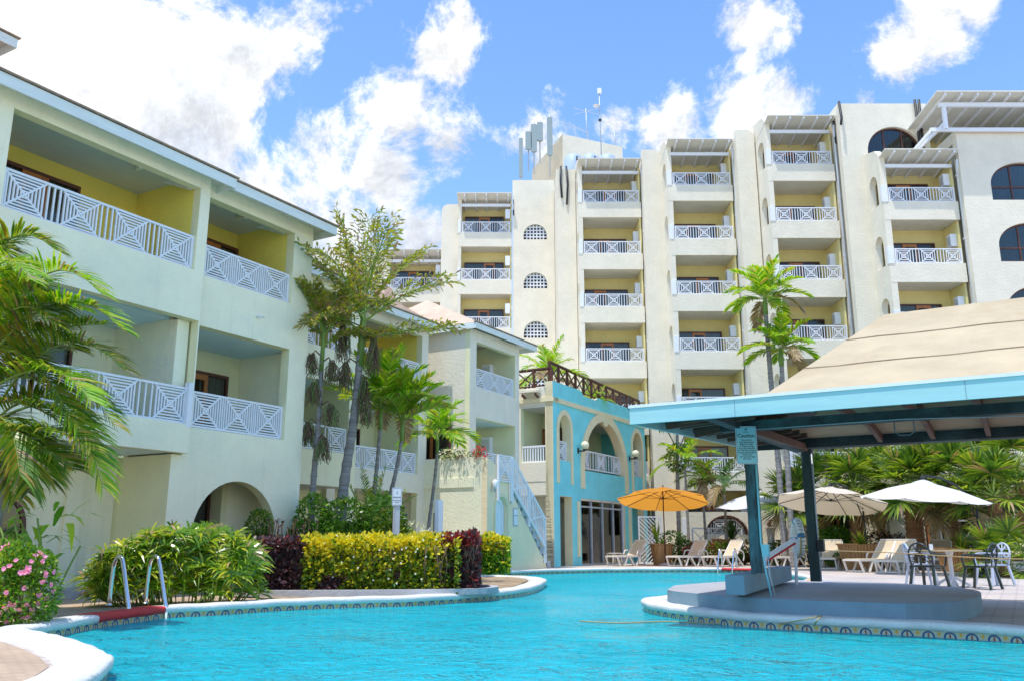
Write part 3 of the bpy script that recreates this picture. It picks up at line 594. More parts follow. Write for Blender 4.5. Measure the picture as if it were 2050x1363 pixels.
b.plate(archband(17.22, 18.25, 3.2, 5.35, .2, .62), [], yb - e, yb, 'creamtrim'); b.plate(archband(19.55, 23.9, 3.1, 3.95, .38, 2.18), [], yb - e, yb, 'creamtrim'); b.plate(archband(24.95, 26.1, 3.2, 5.35, .2, .72), [], yb - e, yb, 'creamtrim')
b.box(21.55, 21.9, yb - .1, yb - .051, 5.95, 6.5, 'creamtrim'); b.box(18.78, 18.98, yb - .06, yb, .35, 2.55, 'creamtrim'); b.box(24.2, 24.45, yb - .06, yb, .35, 2.6, 'creamtrim'); b.build('trim', bl)
b = MB(); b.box(S0 + .05, S1, yb + 2.2, yb + 2.3, 2.7, 6.4, 'cream2'); b.box(S0 + .02, S1, yb + .36, yb + 6, 2.72, 3.5, 'stucco'); b.box(S0 + .02, S1 - .02, yb + .36, yb + 6, 6.2, 6.35, 'soffitw')
b.box(S1 - .3, S1, yb + .36, yb + 6, -.05, 7, 'blue'); b.box(18.95, 19.15, yb + .36, yb + 2.2, -.05, 2.7, 'stucco'); b.box(17.2, 18.9, yb + 1.6, yb + 1.7, -.05, 2.7, 'stucco'); b.box(24.5, 26.5, yb + 1.2, yb + 1.3, -.05, 2.7, 'stucco'); b.build('inner_wall', bl)
for (x0, x1, z, n) in ((17.22, 18.25, 4.12, 1), (19.6, 23.86, 3.95, 3), (24.95, 26.1, 4.0, 1)):
    railing(x1 - x0, .8, n, 4, .045, .03).build('railing', bl, (x0, yb + .2, z))
for x in (19.9, 22.6): door_mb(1.5, 2.0, leaf=(.5, .95)).build('door', bl, (x, yb + 2.12, 3.5))
# glass front doors
b = MB(); x0, x1 = 19.22, 23.83
b.box(x0, x1, yb + .1, yb + .2, 2.33, 2.40, 'greymetal'); b.box(x0, x1, yb + .1, yb + .2, 2.61, 2.68, 'white'); b.box(x0, x1, yb + .1, yb + .2, 0, .06, 'greymetal')
for k in range(5): x = x0 + (x1 - x0) * k / 4; x = min(x, x1 - .07); b.box(x, x + .07, yb + .08, yb + .22, .0, 2.65, 'greymetal' if 0 < k < 4 else 'white')
b.add([(x0, yb + .15, 0), (x1, yb + .15, 0), (x1, yb + .15, 2.65), (x0, yb + .15, 2.65)], [(0, 1, 2, 3)], 'glass'); b.build('glass_door', bl)
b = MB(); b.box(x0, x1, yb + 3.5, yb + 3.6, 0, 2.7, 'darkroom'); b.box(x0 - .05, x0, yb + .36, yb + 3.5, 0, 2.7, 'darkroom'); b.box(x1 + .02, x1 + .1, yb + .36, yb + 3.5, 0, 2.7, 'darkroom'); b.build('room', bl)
# cream return wall with recessed balcony (faces the camera)
b = MB()
b.plate([(2.165, -.05), (3.9, -.05), (3.9, 7.0), (2.165, 7.0)], [rect(2.45, 3.62, 4.0, 6.3), rect(2.5, 3.9 - .05, -.0, 3.25)], 0, .25, 'stucco', 'cream2')
ret = b.build('return_wall', bl, (S0, 0, 0), (0, 0, R(90)))
for v in ret.data.vertices: v.co.y = -v.co.y
ret.data.flip_normals()
b = MB(); b.box(S0 - .06, S0 + .4, 2.1, 3.9, 6.4, 6.56, 'creamtrim')
b.box(S0 - .001 + .26, S0 + 2.4, 3.75, 3.9, 2.5, 7, 'cream2'); b.box(S0 + 2.2, S0 + 2.3, 2.4, 3.8, 2.5, 6.6, 'cream2'); b.box(S0 + .26, S0 + 2.3, 2.55, 3.75, 3.6, 3.7, 'cream2'); b.box(S0 + 1.2, S0 + 1.3, 2.55, 3.9, 0, 3.4, 'stucco')
for k in range(10): yy = 2.5 + k * .118; b.box(S0 + .08, S0 + .12, yy, yy + .055, 4.05, 4.6, 'white')
b.box(S0 + .07, S0 + .14, 2.46, 3.61, 4.6, 4.68, 'white'); b.box(S0 + .07, S0 + .14, 2.46, 3.61, 4.0, 4.06, 'white'); b.build('recess_wall', bl)
door_mb(.9, 1.9, leaf=(.0, .35)).build('door', bl, (S0 + 2.1, 3.7, 3.7), (0, 0, R(-90)))
# terrace roof slab and brown railing of crosses
b = MB(); b.box(S0 + .4, S1, yb + .36, yb + 9, 6.6, 6.9, 'stucco'); b.box(S0 + .26, S0 + .39, 2.52, 3.9, 6.6, 6.98, 'stucco'); b.build('terrace_floor', bl)
b = MB()
def crossrail(a, c, h, n):
    a, c = Vector(a), Vector(c); H_ = Vector((0, 0, h))
    b.beam(a + H_, c + H_, .11, .06, 'brown'); b.beam(a + H_ * .1, c + H_ * .1, .06, .05, 'brown'); b.beam(a + H_ * .93, c + H_ * .93, .05, .05, 'brown')
    for k in range(n + 1): q = a.lerp(c, k / n); b.box(q.x - .045, q.x + .045, q.y - .045, q.y + .045, q.z, q.z + h, 'brown')
    for k in range(n):
        q0, q1 = a.lerp(c, k / n), a.lerp(c, (k + 1) / n); b.beam(q0 + H_ * .12, q1 + H_ * .92, .035, .05, 'brown'); b.beam(q0 + H_ * .92, q1 + H_ * .12, .035, .05, 'brown')
crossrail((S0 + .1, 3.85, 7.0), (S0 + .1, 2.26, 7.0), .78, 2); crossrail((S0 + .12, yb + .2, 7.22), (26.5, yb + .2, 6.95), .82, 12); b.build('terrace_railing', bl)
b = MB(); b.box(S0 - .35, S0 - .02, 2.7, 3.5, 6.78, 6.86, 'stucco'); b.beam((S0 - .3, 2.8, 6.7), (S0 - .02, 2.8, 6.6), .05, .1, 'brown'); b.beam((S0 - .3, 3.4, 6.7), (S0 - .02, 3.4, 6.6), .05, .1, 'brown'); b.build('ledge', bl)
# globe lamps
M['globe'] = mat('frosted globe', (.78, .74, .50), .3, .05, 5)
def globe():
    b = MB(); b.tube([(0, 0, 0), (0, -.2, -.02), (0, -.32, 0)], .03, 'black', 8); b.box(-.07, .07, -.015, .0, -.12, .12, 'black')
    b.lathe([(.0, 0), (.1, .0), (.1, .04), (.06, .06)], (0, -.32, 0), 'black', 12)
    o = b.build('wall_lamp'); g = MB(); g.lathe([(.175 * math.sin(math.pi * i / 12), -.175 * math.cos(math.pi * i / 12)) for i in range(13)], (0, -.32, .21), 'globe', 20); g.build('globe', o); return o
for k, (s, z, lb) in enumerate(((19.0, 4.62, 'round globe lamp between the narrow and the wide arch of the turquoise wall'), (24.55, 4.75, 'round globe lamp beside the far narrow arch of the turquoise wall'))):
    g = globe(); g.location = LW(s, -yb, z); g.rotation_euler = (0, 0, R(60)); tag(g, lb, 'wall lamp', 'globe lamps on the turquoise wall')

# ================================================================ TALL STEPPED HOTEL
ht = empty('tall_hotel', (0, 44, 0), 0, 'tall stepped cream hotel with columns of balconies and arched windows', 'building')
HO = Vector((0, 44, 0))
RT = [19.42 - 2.91 * k for k in range(7)]   # rail tops
def hb(): return MB()
def bay(X0, X1, Y, k0, k1, ztop, side, yback, wl=.2, gz=None):
    """one column of balconies; side = (X of left panel face); Y front plane; yback = plane of the strip on its left"""
    Yl = Y - 44; D = yback - 44
    # left panel with arched openings seen from the side
    b = MB(); zt = RT[k0] + 1.55
    outl = [(Yl, -.05), (D + .4, -.05), (D + .4, zt + .75), (Yl + .35, zt + .35), (Yl, zt + .0)]
    holes = [arch(Yl + .38, min(D - .05, Yl + 1.35), RT[k] - .7, RT[k] + .35, 10, .45) for k in range(k0, k1)]
    b.plate(outl, holes, X0 - wl, X0, 'stucco')
    for i, v in enumerate(b.v): b.v[i] = (v[1], v[0], v[2])
    b.f = [f[::-1] for f in b.f]
    b.build('side_wall', ht)
    for k in range(k0, k1):
        z = RT[k]; b = MB(); t = .003 * (k % 2)
        b.box(X0 - wl + .012, X1 + .10, Yl - .012, Yl + .14, z - 1.57, z - .70, 'stucco')       # parapet front
        b.box(X0 + .002, X1 - .002, Yl + .142, D + .15, z - 1.565, z - 1.42, 'soffitw')           # slab
        b.box(X0 + .002, X1 + .1, D + .15, D + .25, z - 1.5, z + 1.5, 'yellow')                 # back wall
        b.box(X1 + .005, X1 + .099, Yl + .142, D + .149, z - 1.42, z + 1.34, 'yellow')            # right wall
        b.box(X0 - .0, X0 + .03, Yl + .145, D + .14, z - 1.42, z - .8, 'yellow')
        o = b.build('balcony', ht)
        if (k, X1 - X0 > 2.95) not in RC: RC[(k, X1 - X0 > 2.95)] = None
        r = bpy.data.objects.new('railing', RAILM); COL.objects.link(r); r.parent = o; r.location = (X0 + .03, Yl + .06, z - .70); r.scale = ((X1 - X0 - .02) / 3.0, 1, 1)
        p = MB(); p.box(X0 - wl - .02, X0 - .04, Yl - .04, Yl + .1, z - .72, z + .06, 'white'); p.build('rail_post', o)
        d = bpy.data.objects.new('sliding_door', DOORS[(k * 3 + int(X0 * 2)) % 5]); COL.objects.link(d); d.parent = o; d.location = (X0 + .15, D + .07, z - 1.41)
        a = bpy.data.objects.new('air_conditioner', ACM); COL.objects.link(a); a.parent = o; a.location = (X1 + .0, D - .8, z + .2); a.rotation_euler = (0, 0, R(-90)); a.scale = (1.1, 1.25, .72)
    # pergola roof over the top balcony
    zt = RT[k0]; b = MB(); zf, zb_ = zt + 1.52, zt + 1.16; yf, yr = Yl - .65, D + .14
    v = [(X0 - .25, yf, zf), (X1 + .1, yf, zf), (X1 + .1, yr, zb_), (X0 - .25, yr, zb_)]
    b.add([(x, y, z + .05) for x, y, z in v] + v, [(0, 1, 2, 3), (7, 6, 5, 4), (0, 4, 5, 1), (1, 5, 6, 2), (3, 2, 6, 7), (0, 3, 7, 4)], 'soffitw')
    n = 5
    for i in range(n):
        x = X0 + .2 + (X1 - X0 - .3) * i / (n - 1); b.beam((x, yf + .03, zf - .06), (x, yr, zb_ - .06), .07, .12, 'white')
    b.box(X0 - .02, X1 + .04, Yl + .02, Yl + .12, zt + .95, zt + 1.12, 'white'); b.build('pergola_roof', ht)
    # downpipe on the right
    p = MB(); p.tube([(X1 + .2, Yl - .1, 0), (X1 + .2, Yl - .1, zt + .6), (X1 + .12, Yl - .3, zt + 1.2)], .055, 'pipe', 8)
    for q in range(6): p.box(X1 + .12, X1 + .28, Yl - .13, Yl + .02, 2 + q * 3, 2.05 + q * 3, 'pipe')
    p.tube([(X1 + .22, Yl - .12, zt + .3), (X1 + .2, Yl - .14, zt + 1.1), (X1 + .22, Yl - .05, zt + 1.7)], .05, 'black', 6)
    p.build('downpipe', ht)
RC = {}
_o = railing(3.0, .70, 3, 3, .04, .025); _t = _o.build('railing'); RAILM = _t.data; bpy.data.objects.remove(_t)
_t = door_mb(2.35, 1.35 + .75).build('sliding_door'); DOORS = [_t.data]; bpy.data.objects.remove(_t)
for lf, gp_ in (((.36, .64), (.05, .3)), ((.5, .78), (.55, .8)), ((.22, .5), (.3, .42)), ((.36, .64), (.62, .97))):
    _t = door_mb(2.35, 2.1, leaf=lf, gap=gp_).build('sliding_door'); DOORS.append(_t.data); bpy.data.objects.remove(_t)
_t = ac_mb().build('air_conditioner'); ACM = _t.data; bpy.data.objects.remove(_t)
def strip(X0, X1, Y, z, back=60, round_=None, wins=(), depth=.4, yellowL=False):
    """solid wall strip, front plane Y; wins: arched window outlines"""
    b = MB(); r = .35
    top = [(X1, z)] if round_ != 'R' else [(X1, z - r), (X1 - r * .3, z - r * .3), (X1 - r, z)]
    tl = [(X0, z)] if round_ != 'L' else [(X0 + r, z), (X0 + r * .3, z - r * .3), (X0, z - r)]
    b.plate([(X0, -.05), (X1, -.05)] + top + tl, list(wins), Y - 44, Y - 44 + depth, 'stucco')
    b.box(X0 + .02, X1 - .02, Y - 44 + depth, back - 44, -.05, z - .36, 'stucco') if not wins else b.box(X0 + .02, X1 - .02, Y - 44 + depth + .6, back - 44, -.05, z - .36, 'stucco')
    b.box(X0 + .0, X1, Y - 44 + depth + .01, back - 44.01, z - .5, z, 'stucco') if not round_ else None
    return b.build('wall', ht)
def lattice(X0, X1, Y, zb, zs, name='lattice_window'):
    b = MB(); r = (X1 - X0) / 2; c = (X0 + X1) / 2; y = Y - 44
    b.plate(arch(X0 - .07, X1 + .07, zb - .05, zs, 14), [arch(X0, X1, zb, zs, 14)], y - .02, y + .06, 'bluelt')
    n = 7
    for i in range(1, n): x = X0 + (X1 - X0) * i / n; hh = zs + math.sqrt(max(0, r * r - (x - c) ** 2)); b.box(x - .035, x + .035, y + .08, y + .12, zb, hh, 'white')
    z = zb + .2
    while z < zs + r - .08:
        hw = r if z < zs else math.sqrt(max(0, r * r - (z - zs) ** 2)); b.box(c - hw, c + hw, y + .075, y + .125, z - .035, z + .035, 'white'); z += .2
    b.box(X0, X1, y + .5, y + .55, zb, zs + r, 'darkroom'); return b.build(name, ht)
def archwin(X0, X1, Y, zb, zs, ry=None):
    y = Y - 44; b = MB(); r = (X1 - X0) / 2; c = (X0 + X1) / 2; ry = ry or r
    b.plate(arch(X0, X1, zb, zs, 20, ry), [arch(X0 + .07, X1 - .07, zb + .07, zs, 20, ry - .07)], y + .1, y + .18, 'brown')
    for x in (X0 + (X1 - X0) / 3, X0 + (X1 - X0) * 2 / 3): b.box(x - .035, x + .035, y + .11, y + .17, zb, zs + ry * .93, 'brown')
    b.box(X0, X1, y + .105, y + .175, zs - .12, zs - .05, 'brown')
    pts = arch(X0 + .03, X1 - .03, zb + .03, zs, 20, ry - .03); b.plate(pts, [], y + .14, y + .142, 'glass')
    n = int((X1 - X0) / .06); vs = []; fs = []
    for i in range(n + 1):
        x = X0 + (X1 - X0) * i / n; yy = y + .34 + .03 * math.sin(i * 1.7); vs += [(x, yy, zb), (x, yy, zs + ry)]
        if i < n and i % 17 < 15: fs.append((2 * i, 2 * i + 2, 2 * i + 3, 2 * i + 1))
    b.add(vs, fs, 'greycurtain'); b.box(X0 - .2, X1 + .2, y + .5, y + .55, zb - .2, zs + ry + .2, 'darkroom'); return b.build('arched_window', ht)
# far left low part
bay(-7.4, -4.35, 50.0, 1, 6, 18.3, 0, 51.0)
strip(-16, -7.55, 50.2, 18.3); b = MB(); b.box(-7.6, -4.3, 6.9, 14, 17.6, 18.26, 'stucco'); b.build('wall', ht)
strip(-4.22, -3.2, 48.9, 20.75, round_='L')
bay(-3.0, -.12, 48.3, 0, 7, 20.8, 0, 49.3, wl=.18)
wz = [(18.24, 18.5), (15.25, 15.52), (12.3, 12.6), (9.3, 9.6), (6.3, 6.6)]
strip(.03, 2.5, 48.15, 21.98, wins=[arch(.68, 2.05, a, c_, 14) for a, c_ in wz])
for a, c_ in wz: lattice(.68, 2.05, 48.2, a, c_)
strip(2.5, 3.55, 45.2, 21.35)
bay(3.8, 6.84, 43.6, 0, 7, 20.8, 0, 45.2, wl=.22)
strip(6.98, 8.0, 42.9, 21.45, round_='R')
bay(8.22, 11.2, 41.3, 0, 7, 20.9, 0, 42.9, wl=.24)
strip(11.36, 12.3, 40.4, 21.35, round_='R')
bay(12.6, 15.5, 38.8, 0, 7, 20.9, 0, 40.4, wl=.24)
strip(15.66, 19.9, 37.9, 21.45, wins=[arch(16.9, 19.5, 16.5, 18.95, 20, 1.28)]); archwin(16.9, 19.5, 37.95, 16.5, 18.95, 1.28)
bay(16.95, 19.95, 36.4, 1, 7, 18.1, 0, 37.68, wl=.28)
ww = [(21.4, 24.4, z, z + .75) for z in (15.72, 12.85, 9.95, 7.05)]
strip(20.12, 30, 36.0, 19.1, wins=[arch(a, c_, d, e_, 20, 1.05) for a, c_, d, e_ in ww] + [])
for a, c_, d, e_ in ww: archwin(a, c_, 36.05, d, e_, 1.05)
for (pts) in (((2.75, 45.12, 21.5), (2.72, 45.12, 20.6), (2.78, 45.12, 19.6)), ((3.05, 45.12, 21.5), (3.12, 45.12, 20.4), (3.05, 45.12, 19.2)), ((19.35, 37.8, 21.6), (19.38, 37.8, 20.2), (19.3, 37.8, 18.6)), ((19.55, 37.8, 21.6), (19.52, 37.8, 20.0), (19.5, 37.8, 18.6)), ((15.7, 37.8, 21.5), (15.72, 37.7, 20.6), (15.62, 37.6, 20.2))):
    b = MB(); b.tube([(x, y - 44, z) for x, y, z in pts], .06, 'black', 6); b.build('cable', ht)
# penthouse pergola at top right
b = MB(); y0 = 34.9 - 44
v = [(18.9, y0, 20.4), (27, y0, 20.4), (27, y0 + 4.5, 19.9), (18.9, y0 + 4.5, 19.9)]
b.add([(x, y, z + .06) for x, y, z in v] + v, [(0, 1, 2, 3), (7, 6, 5, 4), (0, 4, 5, 1), (1, 5, 6, 2), (3, 2, 6, 7), (0, 3, 7, 4)], 'soffitw')
for i in range(11): x = 19.3 + i * .72; b.beam((x, y0 + .05, 20.33), (x, y0 + 4.4, 19.83), .08, .14, 'white')
b.box(19.2, 27, y0 + .5, y0 + .62, 19.95, 20.15, 'white'); b.box(19.35, 19.5, y0 + .5, y0 + .64, 18.9, 19.95, 'white'); b.box(18.9, 27, y0 + .9, y0 + 1.02, 18.95, 19.12, 'white')
b.beam((18.9, y0 + .96, 18.95), (18.3, y0 + 3.4, 18.1), .1, .14, 'white'); b.beam((19.6, y0 + .9, 19.35), (18.4, y0 + 3.4, 18.2), .1, .14, 'white')
b.build('penthouse_pergola', ht)
b = MB(); b.box(19.0, 30, 38.9 - 44, 39 - 44, 17, 20.2, 'yellow'); b.build('penthouse_wall', ht)
# stair tower on the roof
b = MB(); y = 52 - 44
b.plate([(3.3, 18), (7.2, 18), (7.2, 26.0), (3.3, 26.9)], [], y, y + 5, 'stucco')
v = [(1.4, y + 4, 18), (3.3, y, 18), (3.3, y, 26.9), (1.4, y + 4, 26.2)]
b.add(v, [(0, 1, 2, 3), (3, 2, 1, 0)], 'stucco'); b.build('roof_tower', ht)
# ground storey arches and doors behind the terrace planting
for (x0, x1, Y, lb) in ((9.0, 11.0, 41.2, None), (12.8, 15.2, 38.7, None)):
    y = Y - 44; b = MB(); b.plate(rect(x0 - .8, x1 + .6, -.05, 2.3), [arch(x0, x1, 0, 1.3, 16, .85)], y - .12, y - .02, 'stucco'); b.build('wall', ht)
    b = MB(); b.box(x0, x1, y + .5, y + .56, 0, 2.2, 'darkroom'); b.plate(arch(x0, x1, 0, 1.3, 16, .85), [arch(x0 + .1, x1 - .1, .08, 1.3, 16, .75)], y + .1, y + .2, 'brown'); b.box((x0 + x1) / 2 - .05, (x0 + x1) / 2 + .05, y + .11, y + .19, 0, 2.1, 'orange'); b.build('arched_door', ht)
# ================================================================ POOL BAR SHELTER
RND = random.Random(11)
def U(a, b): return RND.uniform(a, b)
M['barfascia'] = mat('light blue fascia board', (.40, .66, .64), .6, .06, 2.0, col2=(.22, .50, .60), c2lo=.5, c2hi=.9, stretch=(.5, .5, 5))
M['barwood'] = mat('dark weathered beam', (.045, .06, .06), .8, .4, 3, .4, 20, col2=(.09, .16, .16), c2lo=.5, c2hi=.75)
M['barpost'] = mat('weathered teal post', (.08, .25, .28), .7, .35, 5, .5, 25, col2=(.03, .045, .05), c2lo=.42, c2hi=.62, stretch=(1, 1, .25))
M['barpost2'] = mat('dark green post', (.03, .06, .06), .7, .35, 5, .5, 25, stretch=(1, 1, .25))
M['ply'] = mat('tan ply underside', (.50, .36, .22), .8, .15, 3, stretch=(1, 6, 1))
M['redwood'] = mat('red brown rafter', (.15, .065, .04), .7, .2, 4)
def roofing():
    m = mat('tan felt roofing', (.54, .44, .29), .95, .10, 2.5, .35, 70, col2=(.43, .33, .20), c2lo=.5, c2hi=.75, stretch=(.6, .6, 1.6))
    return m
M['felt'] = roofing(); M['lap'] = mat('dark felt edge', (.40, .30, .21), .9, .3, 4)
E2 = 2.35
Cc = atZ(1269.5, 849, E2); D1 = Vector((math.cos(R(-31)), math.sin(R(-31)), 0)); A2 = Vector((math.cos(R(59)), math.sin(R(59)), 0))
bar = empty('pool_bar_shelter', (Cc.x, Cc.y, 0), R(-31), 'open pool bar shelter with big tan felt roof and light blue fascia on dark posts', 'shelter')
def BL(p): v = Vector((p[0], p[1], 0)) - Vector((Cc.x, Cc.y, 0)); return v.dot(D1), v.dot(A2)   # world -> local
DW, LN, N1, N2 = 5.6, 12.5, 1.4, 2.8   # depth, length, kink line, ridge line
def barz(x, y, n):
    p = Cc + A2 * n; return onW(x, y, p[:2], D1[:2])
k1s, k1z = barz(1535, 787, N1); k2s, k2z = barz(1770, 630, N2)
b = MB(); fh = .21; zt = E2 + fh; ZB = zt + .17; NB = DW - N1
def P3(s, n, z): return (s, n, z)
def shell(b, dz, m, m2=None, e=0):
    q = lambda s, n, z: (s + (e if s < 1 else 0), n + (e if n < 1 else (-e if n > DW - 1 else 0)), z - dz)
    F0, F1, B0, B1 = q(0, 0, zt), q(LN, 0, zt), q(0, DW, ZB), q(LN, DW, ZB); a0, a1, c0, c1 = q(k1s, N1, k1z), q(LN, N1, k1z), q(k1s, NB, k1z + .08), q(LN, NB, k1z + .08); r0, r1 = q(k2s, N2, k2z), q(LN, N2, k2z)
    b.add([F0, F1, B0, B1, a0, a1, c0, c1, r0, r1], [(0, 1, 5, 4), (4, 5, 9, 8), (3, 2, 6, 7), (7, 6, 8, 9)], m); b.add([F0, B0, a0, c0, r0], [(0, 2, 3, 1), (2, 4, 3)], m2 or m)
shell(b, 0, 'felt'); roof = b.build('roof', bar)
for t in (.30, .66):
    b = MB(); a = Vector(P3(k1s + (k2s - k1s) * t, N1 + (N2 - N1) * t, k1z + (k2z - k1z) * t)); e = Vector(P3(LN, N1 + (N2 - N1) * t, k1z + (k2z - k1z) * t)); nn = Vector((0, -(k2z - k1z), N2 - N1)).normalized() * .006
    pts = [a.lerp(e, q / 24) + Vector((0, 1.15, k2z - k1z)) * .007 * math.sin(q * 2.1 + t * 9) for q in range(25)]
    for q in range(24): b.beam(pts[q] + nn, pts[q + 1] + nn, .012, .01, 'lap')
    b.build('felt_lap', roof)
b = MB(); b.box(-.04, LN, -.04, 0, E2, zt + .015, 'barfascia'); b.box(-.04, LN, DW, DW + .04, ZB - fh, ZB + .01, 'barwood')
b.add([(-.04, .002, E2), (-.04, DW, ZB - fh), (-.04, DW, ZB + .012), (-.04, .002, zt + .012), (0, .002, E2), (0, DW, ZB - fh), (0, DW, ZB + .012), (0, .002, zt + .012)], [(3, 2, 1, 0), (4, 5, 6, 7), (0, 1, 5, 4), (2, 3, 7, 6)], 'barfascia')
b.box(-.05, LN, -.055, -.041, zt - .008, zt + .028, 'white'); 
for k in range(5): xx = 1.3 + k * 2.44; b.box(xx, xx + .006, -.0425, -.0395, E2, zt, 'platside')
b.build('fascia', bar)
b = MB(); shell(b, .05, 'ply', 'barwood', .05); b.build('ceiling_boards', bar)
p1, p2 = BL(atY(1517, 1148, 12.1)), BL(atY(1634, 1163, 15.45)); bz = 2.43
b = MB()
b.box(.5, LN, p1[1] - .09, p1[1] + .09, bz, bz + .13, 'barwood'); b.box(.7, LN, p2[1] - .10, p2[1] + .08, 2.52, 2.76, 'barwood'); b.box(p1[0] - .2, p1[0] - .05, .05, DW - .05, bz + .01, bz + .15, 'barwood'); b.build('beam', bar)
b = MB()
for k in range(15):
    s = .5 + k * .8; z1 = zt - .12
    if s > k1s + .1:
        b.beam((s, .03, z1), (s, N1, k1z - .14), .07, .13, 'redwood'); b.beam((s, DW - .03, ZB - .12), (s, NB, k1z - .06), .07, .13, 'redwood')
        if s > k2s: b.beam((s, N1, k1z - .14), (s, N2, k2z - .16), .07, .13, 'redwood'); b.beam((s, NB, k1z - .06), (s, N2, k2z - .16), .07, .13, 'redwood')
        b.beam((s + .02, 1.0, E2 + .3), (s + .02, 4.4, E2 + .36), .06, .1, 'redwood')
    else: b.beam((.08, .2 + s * 1.4, z1), (k1s, 1.6 + s * .6, k1z - .14), .06, .12, 'redwood')
b.beam((p1[0] + .02, p1[1], bz + .02), (p2[0], p2[1], 2.54), .12, .12, 'redwood')
for k in range(9): b.beam((.06, .4 + k * .55, E2 + .12 + k * .01), (1.1, .5 + k * .52, E2 + .2 + k * .01), .05, .09, 'redwood')
b.build('rafters', bar)
b = MB(); b.beam((2.9, 1.2, E2 + .30), (4.2, 1.3, E2 + .34), .04, .04, 'yellow'); b.tube([(2.0, .75, E2 + .12), (2.7, .7, E2 + .18), (3.4, .65, E2 + .17)], .02, 'pipe', 6)
b.tube([(p1[0], p1[1] - .1, bz), (2.9, 1.6, bz - .03), (4.5, 2.4, bz), (8, 2.6, bz - .03)], .007, 'greymetal', 5); b.build('conduit', bar)
def post(nm, L, z0, w, m, n=9, zt_=None):
    b = MB(); h = w / 2; vs = []; fs = []; zt_ = zt_ or bz
    for i in range(n + 1):
        z = z0 + (zt_ - z0) * i / n
        for (x, y) in ((-h, -h + .02), (-h + .02, -h), (h - .02, -h), (h, -h + .02), (h, h), (-h, h)): vs.append((L[0] + x + .004 * math.sin(i * 2.3), L[1] + y + .003 * math.cos(i * 3.1), z))
    for i in range(n):
        for k in range(6): a = i * 6 + k; c = i * 6 + (k + 1) % 6; fs.append((a, c, c + 6, a + 6))
    b.add(vs, fs, m); return b.build(nm, bar)
po = post('post', p1, .5, .15, 'barpost'); b = MB()
b.tube([(p1[0] + .09, p1[1] - .06, bz), (p1[0] + .09, p1[1] - .07, .9), (p1[0] + .14, p1[1] - .09, .5), (p1[0] + .2, p1[1] - .12, .18)], .014, 'bluelt', 6); b.tube([(p1[0] + .17, p1[1] - .06, .75), (p1[0] + .18, p1[1] - .09, .5), (p1[0] + .25, p1[1] - .12, .18)], .011, 'greymetal', 6); b.box(p1[0] + .1, p1[0] + .19, p1[1] - .1, p1[1] - .02, .72, .88, 'bluelt'); b.build('cable', po)
po2 = post('post', p2, .25, .165, 'barpost2', zt_=2.54); b = MB(); b.tube([(p2[0] + .10, p2[1] - .06, 2.5), (p2[0] + .10, p2[1] - .06, .3)], .015, 'greymetal', 6); b.box(p2[0] + .09, p2[0] + .2, p2[1] - .14, p2[1] - .02, .75, .95, 'black'); b.build('junction_box', po2)
for s in (4.8, 9.6):
    post('post', (s + p2[0], p2[1]), .0, .2, 'barpost2') if s > 5 else None
    post('post', (s + p1[0] + 3, p1[1]), .0, .2, 'barpost2') if s > 5 else None
b = MB(); b.tube([(2.6, 3.4, E2 + .3), (2.6, 3.4, E2 + .1), (2.66, 3.4, E2 + .05), (2.8, 3.4, E2 + .05), (2.86, 3.4, E2 + .1), (2.86, 3.4, E2 + .3)], .009, 'platside', 6); b.build('hook', bar)
# platform and low wall
po_ = []
i0, i1 = near(2.05, 13.6), near(4.5, 10.2)
po_ += [tuple(offs(i, .3)[:2]) for i in range(i0, i1)]
po_ += [(5.4, 10.9), (6.3, 12.1), (6.95, 13.5), (7.0, 14.9), (6.4, 16.3), (5.4, 17.0), (4.4, 16.8), (3.4, 15.8), (2.7, 14.9)]
po_ = po_[:-9] + [tuple(q[:2]) for q in catmull([Vector((*q, 0)) for q in po_[-10:]], 4, False)[1:]]
PZ = .21; b = MB(); n = len(po_)
b.add([(x, y, PZ) for x, y in po_], [tuple(range(n))[::1]], 'platform')
b.add([(x, y, z) for z in (PZ - .001, -.05) for x, y in po_], [(i, n + i, n + (i + 1) % n, (i + 1) % n) for i in range(n)], 'platside'); b.build('platform', kind='structure')
wa = Vector((2.93, 11.3, 0)); wd = (Vector((4.93, 15.75, 0)) - wa).normalized(); wl_ = (Vector((4.93, 15.75, 0)) - wa).length; wn = Vector((-wd.y, wd.x, 0))
b = MB(); b.box(0, wl_, 0, .24, .255, .5, 'platside'); o = b.build('low_wall', None, (wa.x, wa.y, 0), (0, 0, math.atan2(wd.y, wd.x)), 'low blue grey concrete wall on the platform, carrying the front bar post', 'low wall', bevel=.012)
b = MB(); b.lathe([(0, .07), (.10, .06), (.14, .0)], (5.55, 16.5, PZ), 'tanroof', 10, sy=.6); b.build('stone', label='small tan stone lying on the rear edge of the bar platform', cat='stone')
